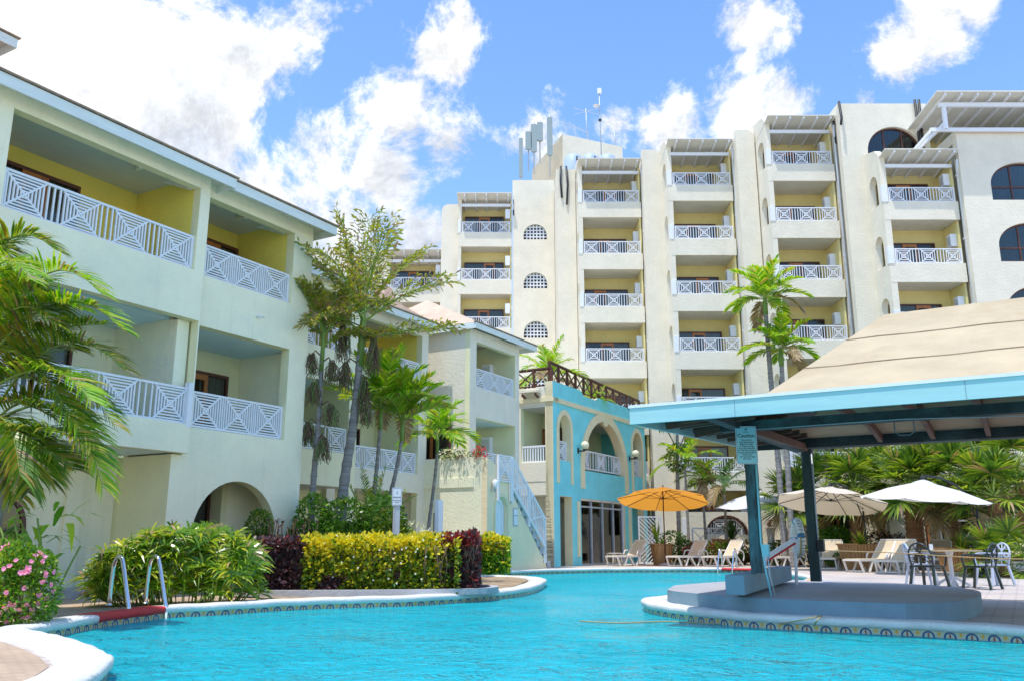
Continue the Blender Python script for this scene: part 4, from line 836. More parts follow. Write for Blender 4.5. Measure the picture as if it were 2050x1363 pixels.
# ---- signs
def text_mesh(body, size, m, parent, loc, rot=(R(90), 0, 0), align='CENTER', ext=.0012, name='lettering', sx=1, sp=1):
    c = bpy.data.curves.new('t', 'FONT'); c.body = body; c.size = size; c.align_x = align; c.extrude = ext; c.space_line = sp; c.offset = size * .012
    t = bpy.data.objects.new('t', c); COL.objects.link(t); dg = bpy.context.evaluated_depsgraph_get(); me = bpy.data.meshes.new_from_object(t.evaluated_get(dg)); bpy.data.objects.remove(t)
    me.materials.clear(); me.materials.append(M[m] if isinstance(m, str) else m); o = bpy.data.objects.new(name, me); COL.objects.link(o); o.parent = parent; o.location = loc; o.rotation_euler = rot; o.scale = (sx, 1, 1); return o
M['signblue'] = mat('pale blue sign', (.42, .74, .80), .4, .03, 3); M['signwhite'] = mat('white sign', (.75, .80, .86), .4, .03, 3); M['signblk'] = mat('black ink', (.01, .03, .05), .6, .02, 3); M['signred'] = mat('red ink', (.6, .06, .04), .6, .02, 3); M['signteal'] = mat('teal ink', (.05, .30, .30), .6, .02, 3)
def rrect(w, h, r, n=5):
    o = []
    for (cx, cz, a0) in ((w - r, r, -90), (w - r, h - r, 0), (r, h - r, 90), (r, r, 180)):
        for i in range(n + 1): a = R(a0 + 90 * i / n); o.append((cx + r * math.cos(a), cz + r * math.sin(a)))
    return o
sg = empty('caution_sign', tuple(atY(1497, 928, 11.9)), R(-4), 'pale blue rounded Caution sign fixed high on the front bar post', 'sign')
W_, H_ = .285, .52
b = MB(); b.plate([(x - W_ / 2, z) for x, z in rrect(W_, H_, .025)], [], 0, .006, 'signwhite'); b.plate([(x * .93 - W_ * .465, z * .96 + .01) for x, z in rrect(W_, H_, .02)], [], -.0015, -.0002, 'signblk')
b.plate([(x * .90 - W_ * .45, z * .945 + .014) for x, z in rrect(W_, H_, .018)], [], -.003, -.0016, 'signblue'); b.build('plate', sg)
text_mesh('Caution', .072, 'signblk', sg, (0, -.004, .365))
text_mesh('This Pool Is\nNot Supervised\nBathers Under\n12 Years of Age\nAre Not Allowed\nIn The Pool Unless\nAccompanied By A\nPerson of\n18 Years Of Age\nOr Over', .031, 'signblk', sg, (0, -.004, .318), sp=.92)
b = MB(); b.lathe([(0, 0), (.016, 0), (.016, .002), (0, .002)], (0, 0, 0), 'signteal', 10); o = b.build('emblem', sg, (0, -.003, .475), (R(90), 0, 0)); b = MB(); b.box(-.04, .04, -.004, -.0031, .438, .444, 'signteal'); b.box(-.03, .03, -.004, -.0031, .428, .432, 'signteal'); b.build('emblem', sg)
s2 = empty('attention_sign', tuple(atY(792, 1085, 17.9)), R(8), 'small white Attention sign on a square grey post behind the yellow hedge', 'sign')
b = MB(); b.box(-.07, .07, .01, .15, -.9, .98, 'greymetal'); b.box(-.07, -.03, .0, .009, -.9, .97, 'concrete'); b.build('post', s2)
b = MB(); w2, h2 = .2, .36; z0 = .73
b.plate([(x - w2 / 2, z + z0) for x, z in rrect(w2, h2, .018)], [], -.01, -.004, 'signwhite'); b.plate([(x * .88 - w2 * .44, z * .94 + z0 + .011) for x, z in rrect(w2, h2, .01)], [rrect(w2 * .82, h2 * .89, .01) and [(x * .82 - w2 * .41, z * .91 + z0 + .017) for x, z in rrect(w2, h2, .01)]], -.0115, -.0101, 'signblk'); b.build('plate', s2)
text_mesh('Attention!', .038, 'signblk', s2, (0, -.012, z0 + .16)); text_mesh('No Life Guard\nOn Duty', .027, 'signblk', s2, (0, -.012, z0 + .10), sp=1.5)
b = MB(); b.lathe([(0, 0), (.012, 0), (.012, .002), (0, .002)], (0, 0, 0), 'signteal', 8); b.build('emblem', s2, (0, -.0105, z0 + .28), (R(90), 0, 0)); b = MB(); b.box(-.025, .025, -.012, -.0102, z0 + .24, z0 + .25, 'signteal'); b.build('emblem', s2)
p = atY(873, 1090, 21); b = MB(); b.box(-.06, .06, 0, .35, -.9, 1.05, 'white'); b.box(-.1, -.062, .05, .3, -.9, .75, 'brown'); b.build('shower_panel', None, tuple(p), (0, 0, R(-12)), 'narrow white upright panel seen edge-on behind the purple hedge', 'panel', bevel=.02)

# ================================================================ POOL FITTINGS
def ladder(loc, rz, lab, sc=1.0):
    r = empty('pool_ladder', loc, rz, lab, 'ladder', 'pool ladders')
    for s in (0, 1):
        b = MB(); x = s * .52
        pts = [(x, .30, .05), (x, .28, .55), (x, .24, .68), (x, .16, .75), (x, .06, .74), (x, -.02, .66), (x, -.30, .12), (x, -.34, .02), (x, -.36, -.2), (x, -.36, -.75)]
        pts = [Vector((a[0], a[1] * sc, a[2] * sc)) for a in pts]; pts = catmull(pts, 4, False); b.tube(pts, .03, 'steel', 10); b.lathe([(0, .02), (.05, .012), (.055, 0)], (x, .30 * sc, .06), 'steel', 12); b.build('handrail', r)
    b = MB(); b.box(.02, .50, -.42, -.32, -.38, -.35, 'steel'); b.box(.02, .50, -.42, -.32, -.65, -.62, 'steel'); b.build('tread', r)
    return r
l0 = atZ(275, 1240, WZ); l1 = atZ(335, 1236, WZ); lx = (l1 - l0).normalized()
ladder((l0.x - .25 + .06 * -lx.y, l0.y + .06 * lx.x, 0), math.atan2(lx.y, lx.x), 'chrome pool ladder on the red coping in front of the lady palms', .94)
ladder((7.3, 31.3, 0), R(-30), 'small chrome pool ladder by the far red coping beside the bar post', .9)
# rope with knots across the pool, tied at the platform
M['rope'] = mat('tan rope', (.45, .33, .16), .9, .2, 30)
b = MB(); pts = [atZ(1160, 1242, WZ + .012), atZ(1240, 1246, WZ + .012), atZ(1330, 1243, WZ + .012), atZ(1420, 1247, WZ + .012), atZ(1500, 1247, WZ + .012), atZ(1560, 1248, -.06), atZ(1625, 1236, .058), atZ(1645, 1232, .058), atZ(1636, 1240, .055), atZ(1630, 1252, -.05)]
b.tube(catmull(pts, 5, False), .008, 'rope', 5); b.build('rope', label='thin tan rope floating across the pool and tied at the bar platform', cat='rope')
b = MB(); q = [atZ(1640, 1120, .3) for _ in (0,)]; g = [Vector(p) for p in ((5.0, 15.8, .78), (7.0, 16.5, .72), (9.3, 15.6, .62), (13, 14, .8))]
b.tube(catmull(g, 8, False), .009, 'rope', 5); b.build('rope', label='sagging tan rope strung from the dark bar post past the dining table', cat='rope')
# life ring on the rear bar post
M['ringw'] = mat('white life ring', (.74, .76, .70), .5, .05, 5); M['ringb'] = mat('blue band', (.05, .20, .40), .5, .05, 5)
lr = empty('life_ring', tuple(atY(1597, 1075, 15.0)), R(-96), 'white life ring with blue bands hanging on the left of the rear bar post', 'life ring')
b = MB(); c_ = MB()
for k in range(32):
    a0, a1 = 2 * math.pi * k / 32, 2 * math.pi * (k + 1) / 32; tgt = c_ if k % 8 in (0,) else b
    tgt.tube([(.27 * math.cos(a0), 0, .27 * math.sin(a0)), (.27 * math.cos(a1), 0, .27 * math.sin(a1))], .062 if tgt is b else .066, 'ringw' if tgt is b else 'ringb', 12, caps=tgt is c_)
b.build('ring', lr); c_.build('band', lr)
b = MB(); b.tube(catmull([(.33 * math.cos(t), -.02, .33 * math.sin(t)) for t in [R(q) for q in range(200, 380, 18)]], 3, False), .012, 'rope', 5); b.build('grab_line', lr)
b = MB(); a_, c2_ = atY(1532, 1116, 14.9), atY(1592, 1078, 14.9); b.beam(a_, c2_, .05, .07, 'white'); b.beam(a_ + Vector((0, .01, -.06)), c2_ + Vector((0, .01, -.06)), .045, .04, 'redpad'); b.beam(a_, a_ + Vector((-.04, 0, -.35)), .04, .04, 'white'); b.beam(c2_, (c2_.x, c2_.y + .1, PZ), .04, .04, 'white')
b.build('ramp_rail', label='slanting white and red rail beside the life ring', cat='rail')

# ================================================================ FURNITURE
M['sling'] = mat('beige sling fabric', (.66, .54, .38), .8, .06, 8, .2, 80); M['wplastic'] = mat('white plastic', (.76, .72, .66), .45, .05, 6)
def lounger():
    r = empty('sun_lounger'); b = MB(); w = .32
    for s in (-1, 1):
        y = s * w
        b.beam((-.95, y, .36), (.35, y, .36), .05, .06, 'wplastic'); b.beam((.28, y, .36), (.75, y, .95), .045, .05, 'wplastic', up=(0, 1, 0))
        b.beam((-.95, y, .38), (-.80, y * 1.05, .0), .05, .05, 'wplastic', up=(0, 1, 0)); b.beam((-.35, y, .36), (-.55, y * 1.05, .0), .045, .045, 'wplastic', up=(0, 1, 0)); b.beam((-.25, y, .36), (.0, y * 1.05, .0), .045, .045, 'wplastic', up=(0, 1, 0))
        b.beam((.35, y, .36), (.65, y * 1.08, .0), .05, .05, 'wplastic', up=(0, 1, 0)); b.beam((.35, y, .40), (.12, y * 1.08, .0), .045, .045, 'wplastic', up=(0, 1, 0))
    b.beam((-.8, -w, .03), (-.8, w, .03), .04, .04, 'wplastic'); b.beam((.65, -w, .03), (.65, w, .03), .04, .04, 'wplastic'); b.beam((-.95, -w, .36), (-.95, w, .36), .05, .05, 'wplastic'); b.build('frame', r)
    b = MB(); b.box(-.93, .3, -w + .03, w - .03, .385, .405, 'sling'); b.build('seat', r)
    b = MB(); vs = []; fs = []
    for i in range(7):
        t = i / 6; x = .28 + .47 * t; z = .40 + .60 * t; off = -.03 * math.sin(math.pi * t)
        for s in (-1, 1): vs += [(x - off, s * (w - .0), z + off), (x - off + .025, s * (w - .0), z + off - .02)]
    for i in range(6): a = i * 4; fs += [(a, a + 2, a + 6, a + 4), (a + 1, a + 5, a + 7, a + 3), (a, a + 4, a + 5, a + 1), (a + 2, a + 3, a + 7, a + 6)]
    b.add(vs, fs + [(24, 26, 27, 25)], 'sling'); b.beam((.75, -w, 1.0), (.75, w, 1.0), .04, .04, 'wplastic'); b.build('backrest', r)
    for s in (-1, 1):
        b = MB(); y = s * (w + .06); b.tube(catmull([(.12, y, .40), (.2, y, .58), (.4, y, .60), (.62, y, .56), (.68, y, .40), (.62, y, .2)], 3, False), .026, 'wplastic', 6); b.build('armrest', r)
    return r
LO = [(1258, 1128, 36.3, 38, 'lounger beside the small white side table, leftmost of the row'), (1380, 1131, 35.6, 36, 'beige lounger just right of the round wooden barrel planter'), (1452, 1131, 35.2, 34, 'beige lounger left of the front bar post with its back raised'),
      (1575, 1131, 34.0, 30, 'beige lounger half hidden behind the life ring'), (1664, 1137, 31.5, 60, 'beige lounger just right of the rear bar post, dappled by palm shade'), (1750, 1141, 28.6, 25, 'beige lounger in front of the square wooden planter'),
      (1800, 1143, 27.6, 45, 'beige lounger left of the dark chairs with sun patches on its back'), (1885, 1133, 30.5, 60, 'beige lounger partly hidden behind the dining table'), (2022, 1149, 24.8, 20, 'pale beige lounger at the right edge behind the dark chair')]
lg = None
for k, (x, y, Y, rz, lb) in enumerate(LO):
    p = atY(x, y, Y); o = lounger() if lg is None else copy_tree(lg)
    lg = lg or o; o.location = (p.x, Y, 0); o.rotation_euler = (0, 0, R(rz)); tag(o, lb if 'beige' in lb else 'beige ' + lb, 'sun lounger', 'loungers along the far pool deck')
b = MB(); b.box(-.25, .25, -.25, .25, .45, .49, 'wplastic'); st = b.build('side_table', None, (atY(1230, 1128, 37).x, 37, 0), (0, 0, R(30)), 'small white plastic side table beside the leftmost lounger', 'side table')
for sx in (-1, 1):
    for sy in (-1, 1): b = MB(); b.beam((sx * .2, sy * .2, .45), (sx * .23, sy * .23, 0), .04, .04, 'wplastic'); b.build('leg', st)
def clothmat(name, col, tr, k=.45):
    m, t, o = newmat(name); N = t.nodes.new; L = t.links.new; d = N('ShaderNodeBsdfDiffuse'); d.inputs[0].default_value = (*col, 1); q = N('ShaderNodeBsdfTranslucent'); q.inputs[0].default_value = (*tr, 1)
    mx = N('ShaderNodeMixShader'); mx.inputs[0].default_value = k; L(d.outputs[0], mx.inputs[1]); L(q.outputs[0], mx.inputs[2]); L(mx.outputs[0], o.inputs[0]); return m
M['orangecloth'] = clothmat('orange canopy cloth', (.78, .36, .07), (.95, .42, .06), .55); M['whitecloth'] = clothmat('off white canopy cloth', (.78, .76, .74), (.75, .70, .62), .25); M['tancloth'] = clothmat('cream canopy cloth', (.76, .68, .56), (.75, .58, .38), .3)
def canopy(b, r, h, m, n=8, lip=.06):
    rings = [(0.001, h), (.16 * r, h * .93), (.55 * r, h * .58), (r, 0)]; vs = []; fs = []
    for (rr, z) in rings:
        for k in range(n * 4):
            a = 2 * math.pi * k / (n * 4); f = (k % 4) / 4; pol = math.cos(math.pi / n) / math.cos((f - .5) * 2 * math.pi / n); sag = .035 * r * math.sin(math.pi * f) * (rr / r) ** 2
            vs.append((rr * pol * math.cos(a), rr * pol * math.sin(a), z - sag + (0)))
    q = n * 4
    for i in range(3):
        for k in range(q): fs.append((i * q + k, (i + 1) * q + k, (i + 1) * q + (k + 1) % q, i * q + (k + 1) % q))
    b.add(vs, fs, m)
def parasol(loc, r, h, zt, cm, lab, tilt=(0, 0, 0), cant=None, polec='brown', rz=0, grp='parasols on the far deck'):
    ro = empty('parasol', loc, rz, lab, 'parasol', grp)
    b = MB(); canopy(b, r, h, cm); top = MB(); canopy(top, r * .17, .1, cm); c = b.build('canopy', ro, (0, 0, zt - h), tilt); top.build('vent', c, (0, 0, h - .03))
    for k in range(8):
        a = 2 * math.pi * k / 8; b = MB(); b.beam((.05 * math.cos(a), .05 * math.sin(a), h - .05), (r * .97 * math.cos(a), r * .97 * math.sin(a), -.02), .018, .02, polec); b.beam((.04 * math.cos(a), .04 * math.sin(a), h - .42), (r * .5 * math.cos(a), r * .5 * math.sin(a), h * .58 - .05), .014, .016, polec); b.build('rib', c)
    b = MB(); b.lathe([(0, .12), (.02, .1), (.03, .0), (.05, -.05), (.05, -.12)], (0, 0, h + .06), 'black', 8); b.build('finial', c); b = MB(); b.lathe([(.0, 0), (.05, 0), (.05, -.08), (0, -.08)], (0, 0, h - .36), 'black', 8); b.build('runner', c)
    b = MB()
    if cant is None: b.tube([(0, 0, 0), (0, 0, zt - .1)], .025, polec, 8); b.lathe([(0, .1), (.06, .1), (.25, .04), (.28, 0)], (0, 0, 0), 'concrete', 14)
    else:
        cx, cy = cant; b.tube([(cx, cy, 0), (cx, cy, zt - .75)], .035, 'black', 8); b.tube(catmull([(0, 0, zt + .16), (cx * .35, cy * .35, zt + .13), (cx * .7, cy * .7, zt - .15), (cx, cy, zt - .66)], 5, False), .032, 'black', 8)
        b.tube([(cx, cy, zt - 1.1), (cx * .75, cy * .75, zt - .22)], .02, 'black', 6); b.tube([(0, 0, zt + .16), (0, 0, zt)], .02, 'black', 6); b.box(cx - .4, cx + .4, cy - .04, cy + .04, 0, .06, 'black'); b.box(cx - .04, cx + .04, cy - .4, cy + .4, 0, .06, 'black')
    b.build('pole', ro); return ro
parasol((6.27, 36.4, 0), 1.92, .5, 3.1, 'orangecloth', 'orange parasol over the loungers in front of the turquoise building', tilt=(R(-10), R(3), 0), rz=R(0))
parasol((10.5, 37.2, 0), 1.95, .66, 2.98, 'whitecloth', 'off white parasol seen behind the front bar post', tilt=(R(3), 0, 0), rz=R(14), polec='black')
parasol((10.9, 30, 0), 1.85, .5, 2.72, 'tancloth', 'cream cantilever parasol tilted down to the right behind the rear bar post', tilt=(R(-7), R(9), 0), cant=(1.35, .35), polec='black', rz=R(8))
parasol((12.2, 26, 0), 1.84, .52, 2.66, 'whitecloth', 'white cantilever parasol with curved black arm, behind the dining table', tilt=(R(4), R(3), 0), cant=(1.75, .2), polec='black', rz=R(5))
# dining set
M['dkgreen'] = mat('dark green plastic', (.02, .035, .035), .35, .1, 5); M['paleplastic'] = mat('pale grey plastic', (.50, .56, .68), .4, .05, 5); M['tabletop'] = mat('tan table top', (.55, .40, .24), .4, .06, 4)
def armchair(m):
    r = empty('garden_chair'); b = MB(); b.plate(rrect(.46, .42, .08), [], -.018, .018, m); vv = [(x - .23, z - .21, y + .43) for x, y, z in b.v]; b.v = vv; b.build('seat', r)
    b = MB(); arc = [(-.23, .2, .43)] + [(.25 * -math.cos(math.pi * i / 10), .24 + .06 * math.sin(math.pi * i / 10), .62 + .27 * math.sin(math.pi * i / 10)) for i in range(11)] + [(.23, .2, .43)]
    b.tube(catmull(arc, 2, False), .019, m, 6)
    for z in (.52, .60, .68, .76): b.tube([(-.23, .225 + (z - .43) * .12, z), (0, .245 + (z - .43) * .15, z + .015), (.23, .225 + (z - .43) * .12, z)], .008, m, 5)
    for sx in (-1, 1):
        for q in (.0, .1): b.tube([(sx * .2, .22, .45 + q), (-sx * .12, .28, .86 - q * .5)], .009, m, 5)
    b.tube([(0, .22, .44), (0, .29, .88)], .011, m, 5); b.build('backrest', r)
    for sx in (-1, 1):
        b = MB(); b.tube(catmull([(sx * .25, .22, .66), (sx * .29, .05, .67), (sx * .29, -.15, .66), (sx * .28, -.22, .60), (sx * .26, -.2, .43)], 4, False), [.022] * 17, m, 6); b.build('armrest', r)
        for y in (-1, 1): b = MB(); b.beam((sx * .22, y * .19, .43), (sx * .27, y * .27, 0), .045, .045, m, up=(0, 1, 0)); b.build('leg', r)
    return r
tp = atY(1908, 1173, 18.8)
tb = empty('dining_table', (tp.x, 18.8, 0), R(5), 'tan topped dining table on a white pedestal between the dark chairs', 'table')
b = MB(); b.plate([(x - .52, z - .42) for x, z in rrect(1.04, .84, .1)], [], -.015, .015, 'tabletop'); b.v = [(x, z, y + .735) for x, y, z in b.v]; b.build('table_top', tb)
b = MB(); b.lathe([(.07, 0), (.045, .1), (.04, .6), (.09, .72)], (0, 0, 0), 'white', 12); b.build('pedestal', tb)
for k in range(4): a = R(45 + 90 * k); b = MB(); b.beam((0, 0, .22), (.36 * math.cos(a), .36 * math.sin(a), .02), .05, .05, 'white'); b.build('foot', tb)
b = MB(); b.box(-.04, .04, -.01, .01, 0, .12, 'signwhite'); b.build('table_card', None, (tp.x - .42, 18.7, .751), (0, 0, R(10)), 'small white card standing on the left end of the table', 'card')
ch = armchair('dkgreen'); ch2 = armchair('paleplastic')
for k, (o, x, y, Y, rz, lb) in enumerate(((ch, 1862, 1176, 18.4, 125, 'dark green plastic armchair left of the dining table'), (None, 1968, 1181, 18.0, -140, 'dark green plastic armchair right of the dining table'), (ch2, 1846, 1165, 19.7, 80, 'pale grey plastic armchair behind the left dark chair'), ('c', 1992, 1166, 19.5, -80, 'pale grey plastic armchair behind the right dark chair'))):
    if o is None: o = copy_tree(ch)
    if o == 'c': o = copy_tree(ch2)
    o.location = (atY(x, y, Y).x, Y, 0); o.rotation_euler = (0, 0, R(rz)); tag(o, lb, 'chair', 'armchairs at the poolside table')
# planters
M['slat'] = mat('varnished planter wood', (.42, .22, .08), .5, .15, 5, col2=(.25, .12, .04), stretch=(6, 6, .3))
def planter(loc, r0, r1, h, lab, n=16, sq=False):
    b = MB()
    if sq: q = 4; a0 = math.pi / 4
    else: q = n; a0 = 0
    for k in range(q):
        a, c = a0 + 2 * math.pi * k / q, a0 + 2 * math.pi * (k + 1) / q; mid = (a + c) / 2
        if sq:
            m_ = 7
            for j in range(m_):
                t0, t1 = j / m_ + .01, (j + 1) / m_ - .01; lo = [Vector((r0 * 1.41 * math.cos(a), r0 * 1.41 * math.sin(a), 0)).lerp(Vector((r0 * 1.41 * math.cos(c), r0 * 1.41 * math.sin(c), 0)), t) for t in (t0, t1)]; hi = [Vector((r1 * 1.41 * math.cos(a), r1 * 1.41 * math.sin(a), h)).lerp(Vector((r1 * 1.41 * math.cos(c), r1 * 1.41 * math.sin(c), h)), t) for t in (t0, t1)]
                b.add([lo[0], lo[1], hi[1], hi[0]], [(0, 1, 2, 3)], 'slat')
        else:
            e = .012; b.add([(r0 * math.cos(a + e), r0 * math.sin(a + e), 0), (r0 * math.cos(c - e), r0 * math.sin(c - e), 0), (r1 * math.cos(c - e), r1 * math.sin(c - e), h), (r1 * math.cos(a + e), r1 * math.sin(a + e), h)], [(0, 1, 2, 3)], 'slat')
    b.lathe([(r0 * .97, .02), (r1 * .97, h - .02)], (0, 0, 0), 'brown', q if not sq else 24) if not sq else None
    ro = b.build('planter', None, loc, (0, 0, R(20)), lab, 'planter')
    g = MB(); g.lathe([(r1 * 1.0, 0), (r1 * 1.05, 0), (r1 * 1.05, .05), (r1 * .97, .05)], (0, 0, h - .05), 'slat', q if not sq else 24) if not sq else [g.beam((r1 * 1.03 * sx, -r1, h), (r1 * 1.03 * sx, r1, h), .05, .05, 'slat') or g.beam((-r1, r1 * 1.03 * sx, h), (r1, r1 * 1.03 * sx, h), .05, .05, 'slat') for sx in (-1, 1)]
    g.build('rim', ro); g = MB(); g.lathe([(0, 0), (r1 * .98, 0)], (0, 0, h - .07), 'soil', 16); g.build('soil', ro); return ro
# ================================================================ PLANTS
M['palmleaf'] = leafmat('palm leaflets', [(.05, .13, .015), (.10, .22, .02), (.17, .32, .025), (.32, .38, .03), (.40, .26, .05)], .35, .35)
M['palmbright'] = leafmat('bright palm leaflets', [(.07, .22, .01), (.17, .40, .012), (.28, .50, .02), (.38, .50, .03), (.46, .42, .05)], .35, .4)
M['palmdark'] = leafmat('dark palm leaflets', [(.02, .06, .02), (.05, .12, .03), (.09, .20, .04)], .4, .3)
M['deadleaf'] = leafmat('dry leaflets', [(.30, .20, .09), (.42, .30, .15), (.20, .13, .08)], .6, .2)
M['fishleaf'] = leafmat('fishtail leaflets', [(.10, .17, .015), (.24, .31, .02), (.38, .42, .03), (.30, .30, .05), (.34, .26, .16)], .4, .4)
M['fanleaf'] = leafmat('fan palm blades', [(.03, .09, .015), (.08, .17, .02), (.17, .28, .025), (.34, .40, .04)], .45, .4)
M['lady'] = leafmat('lady palm blades', [(.05, .14, .01), (.13, .28, .015), (.28, .42, .02), (.55, .50, .03)], .3, .3)
M['shrub'] = leafmat('green shrub leaves', [(.03, .09, .015), (.07, .18, .02), (.14, .30, .03)], .35, .3)
M['shrubbright'] = leafmat('bright shrub leaves', [(.06, .18, .015), (.14, .34, .03), (.24, .44, .04)], .35, .35)
M['yellowleaf'] = leafmat('yellow hedge leaves', [(.55, .50, .02), (.78, .66, .03), (.42, .45, .02), (.85, .72, .08)], .4, .35)
M['hedgegreen'] = leafmat('green hedge leaves', [(.04, .12, .01), (.12, .22, .015), (.35, .38, .02)], .4, .3)
M['purpleleaf'] = leafmat('purple hedge leaves', [(.045, .025, .03), (.08, .04, .045), (.13, .045, .055), (.07, .06, .05)], .4, .2)
M['redleaf'] = leafmat('red tipped leaves', [(.25, .03, .05), (.38, .05, .05), (.18, .04, .05)], .4, .3)
M['pinkpetal'] = leafmat('pink petals', [(.80, .22, .42), (.88, .38, .58), (.85, .30, .50)], .5, .3)
M['whitepetal'] = leafmat('white petals', [(.85, .80, .70), (.9, .88, .8)], .5, .3)
M['redpetal'] = leafmat('red petals', [(.60, .02, .06), (.70, .04, .10)], .5, .3)
M['trunkg'] = mat('grey ringed trunk', (.30, .28, .26), .9, .2, 8, .5, 30, col2=(.16, .13, .11), stretch=(.3, .3, 3))
M['crownshaft'] = mat('green crownshaft', (.16, .27, .05), .5, .15, 3, stretch=(2, 2, .3))
M['trunkb'] = mat('brown fibrous trunk', (.30, .15, .07), .95, .35, 6, 1, 20, col2=(.14, .07, .04), stretch=(.4, .4, 4))
M['twig'] = mat('thin brown stems', (.16, .10, .06), .9, .3, 10)
M['stemg'] = mat('green stems', (.20, .30, .04), .5, .2, 6)
def rv(s=1): return Vector((U(-1, 1), U(-1, 1), U(-1, 1))) * s
def bend(p0, d0, L, droop, n=8):
    p = Vector(p0); d = Vector(d0).normalized(); out = [p.copy()]
    for i in range(n): p = p + d * (L / n); d = (d + Vector((0, 0, -droop / n * (0.6 + i / n)))).normalized(); out.append(p.copy())
    return out
def frond(b, p0, d0, L, droop, nl, ll, lw, m, ld=.45, ang=55, vee=.35, rm='stemg', rr=.012, bare=.15, tipm=None, pts=None):
    pts = pts or bend(p0, d0, L, droop, 9); n = len(pts); b.tube(pts, [rr * (1 - .8 * i / (n - 1)) for i in range(n)], rm, 5, caps=False)
    for k in range(nl):
        t = bare + (1 - bare) * (k + U(-.3, .3) + .5) / nl; t = min(max(t, 0), .995); f = t * (n - 1); i = int(f); p = pts[i].lerp(pts[min(i + 1, n - 1)], f - i); d = (pts[min(i + 1, n - 1)] - pts[i]).normalized()
        side = d.cross(Vector((0, 0, 1)));
        if side.length < .1: side = Vector((1, 0, 0))
        side.normalize(); up = side.cross(d).normalized(); prof = math.sin(math.pi * (.12 + .80 * t)) ** .6; a = R(ang * (1 - .45 * t)) + U(-.07, .07)
        for s in (-1, 1):
            ldv = d * math.cos(a) + side * (s * math.sin(a)) + up * (vee + U(-.1, .1)); mm = m if (tipm is None or U(0, 1) > .06) else tipm
            b.leaf(p, ldv, ll * prof * U(.85, 1.1), lw, mm, nrm=up + side * (-.5 * s), droop=ld * U(.6, 1.4))
def ringed(b, pts, r0, r1, m, step=.18):
    P_ = catmull([Vector(p) for p in pts], 6, False); L = sum((P_[i + 1] - P_[i]).length for i in range(len(P_) - 1)); n = max(6, int(L / step) * 3); out = []; rs = []
    for i in range(n + 1):
        f = i / n * (len(P_) - 1); k = min(int(f), len(P_) - 2); out.append(P_[k].lerp(P_[k + 1], f - k)); t = i / n; rs.append((r0 + (r1 - r0) * t) * (1.10 if i % 3 == 0 else 1.0 - .02 * (i % 3)))
    b.tube(out, rs, m, 10)
def palm(loc, top, r, nf, L, lab, m='palmbright', droop=1.3, ll=.5, lw=.035, shaft=.5, nl=26, trunk='trunkg', grp=None, el=(15, 80), seedd=0, dead=0, name='palm_tree', cat='palm', bend_=.1, ld=.5):
    ro = empty(name, loc, U(0, 6), lab, cat, grp); b = MB(); T = Vector(top)
    if T.z > .3:
        ringed(b, [(0, 0, -.05), (T.x * .3 + bend_ * r * 3, T.y * .3, T.z * .35), (T.x * .8, T.y * .8, T.z * .75), T], r * 1.15, r * .75, trunk); b.build('trunk', ro)
    if shaft: b = MB(); b.tube([T - Vector((0, 0, .05)), T + Vector((0, 0, shaft * .5)), T + Vector((0, 0, shaft))], [r * .9, r * .95, r * .4], 'crownshaft', 10); b.build('crownshaft', ro)
    b = MB(); C0 = T + Vector((0, 0, shaft * .85))
    for k in range(nf):
        az = k * 2.39996 + U(-.25, .25); q = (k + .5) / nf; e = R(el[1] + (el[0] - el[1]) * q) + U(-.1, .1)
        d = Vector((math.cos(az) * math.cos(e), math.sin(az) * math.cos(e), math.sin(e))); dd = k >= nf - dead
        frond(b, C0 + d * .03, d, L * U(.85, 1.1), droop * U(.7, 1.25) * (1.6 if dd else 1), nl, ll * (.8 if dd else 1), lw, 'deadleaf' if dd else m, ld=ld, rr=.012 * L / 1.5, tipm='deadleaf')
    b.build('crown', ro); return ro
def G2(x, y, Y, z=0): p = atY(x, y, Y); return (p.x, Y, z)
# --- big palm at the left edge
ro = empty('palm_tree', (-6.75, 11.4, 0), 0, 'large arching feather palm filling the left edge in front of the near wing', 'palm')
b = MB(); b.tube([(0, 0, 0), (.05, .0, 1.2), (.1, .1, 2.4)], [.12, .1, .08], 'trunkg', 10); b.tube([(-.4, .3, 0), (-.3, .2, 1.0), (-.2, .2, 2.1)], [.1, .09, .07], 'trunkg', 10); b.build('trunk', ro)
b = MB()
FRP = [((-20, 760), (70, 440), (205, 590), 0), ((-10, 820), (120, 600), (250, 740), 1), ((-20, 700), (90, 680), (165, 900), 1), ((0, 840), (150, 740), (205, 975), 0), ((-40, 900), (60, 800), (100, 960), 2), ((-60, 700), (-10, 440), (60, 560), 0), ((-60, 640), (0, 400), (110, 500), 1),
       ((-20, 860), (80, 810), (60, 980), 2), ((-50, 760), (60, 600), (150, 700), 1), ((-40, 800), (100, 660), (230, 850), 1), ((-60, 880), (20, 760), (40, 950), 2), ((-40, 740), (120, 520), (245, 660), 0), ((-60, 600), (-20, 430), (20, 520), 1), ((0, 880), (100, 830), (180, 900), 1), ((-50, 700), (40, 560), (110, 650), 1),
       ((-30, 650), (60, 520), (130, 640), 2), ((-60, 820), (40, 700), (120, 800), 1), ((-20, 780), (110, 690), (180, 800), 0), ((-60, 930), (10, 860), (30, 1000), 2), ((-70, 760), (0, 640), (60, 740), 1), ((-20, 800), (60, 640), (210, 650), 1), ((-30, 860), (80, 740), (170, 840), 2), ((-50, 740), (50, 560), (160, 620), 0), ((-10, 900), (70, 860), (150, 940), 1), ((-60, 660), (30, 500), (90, 600), 0), ((-40, 820), (60, 760), (200, 920), 2)]
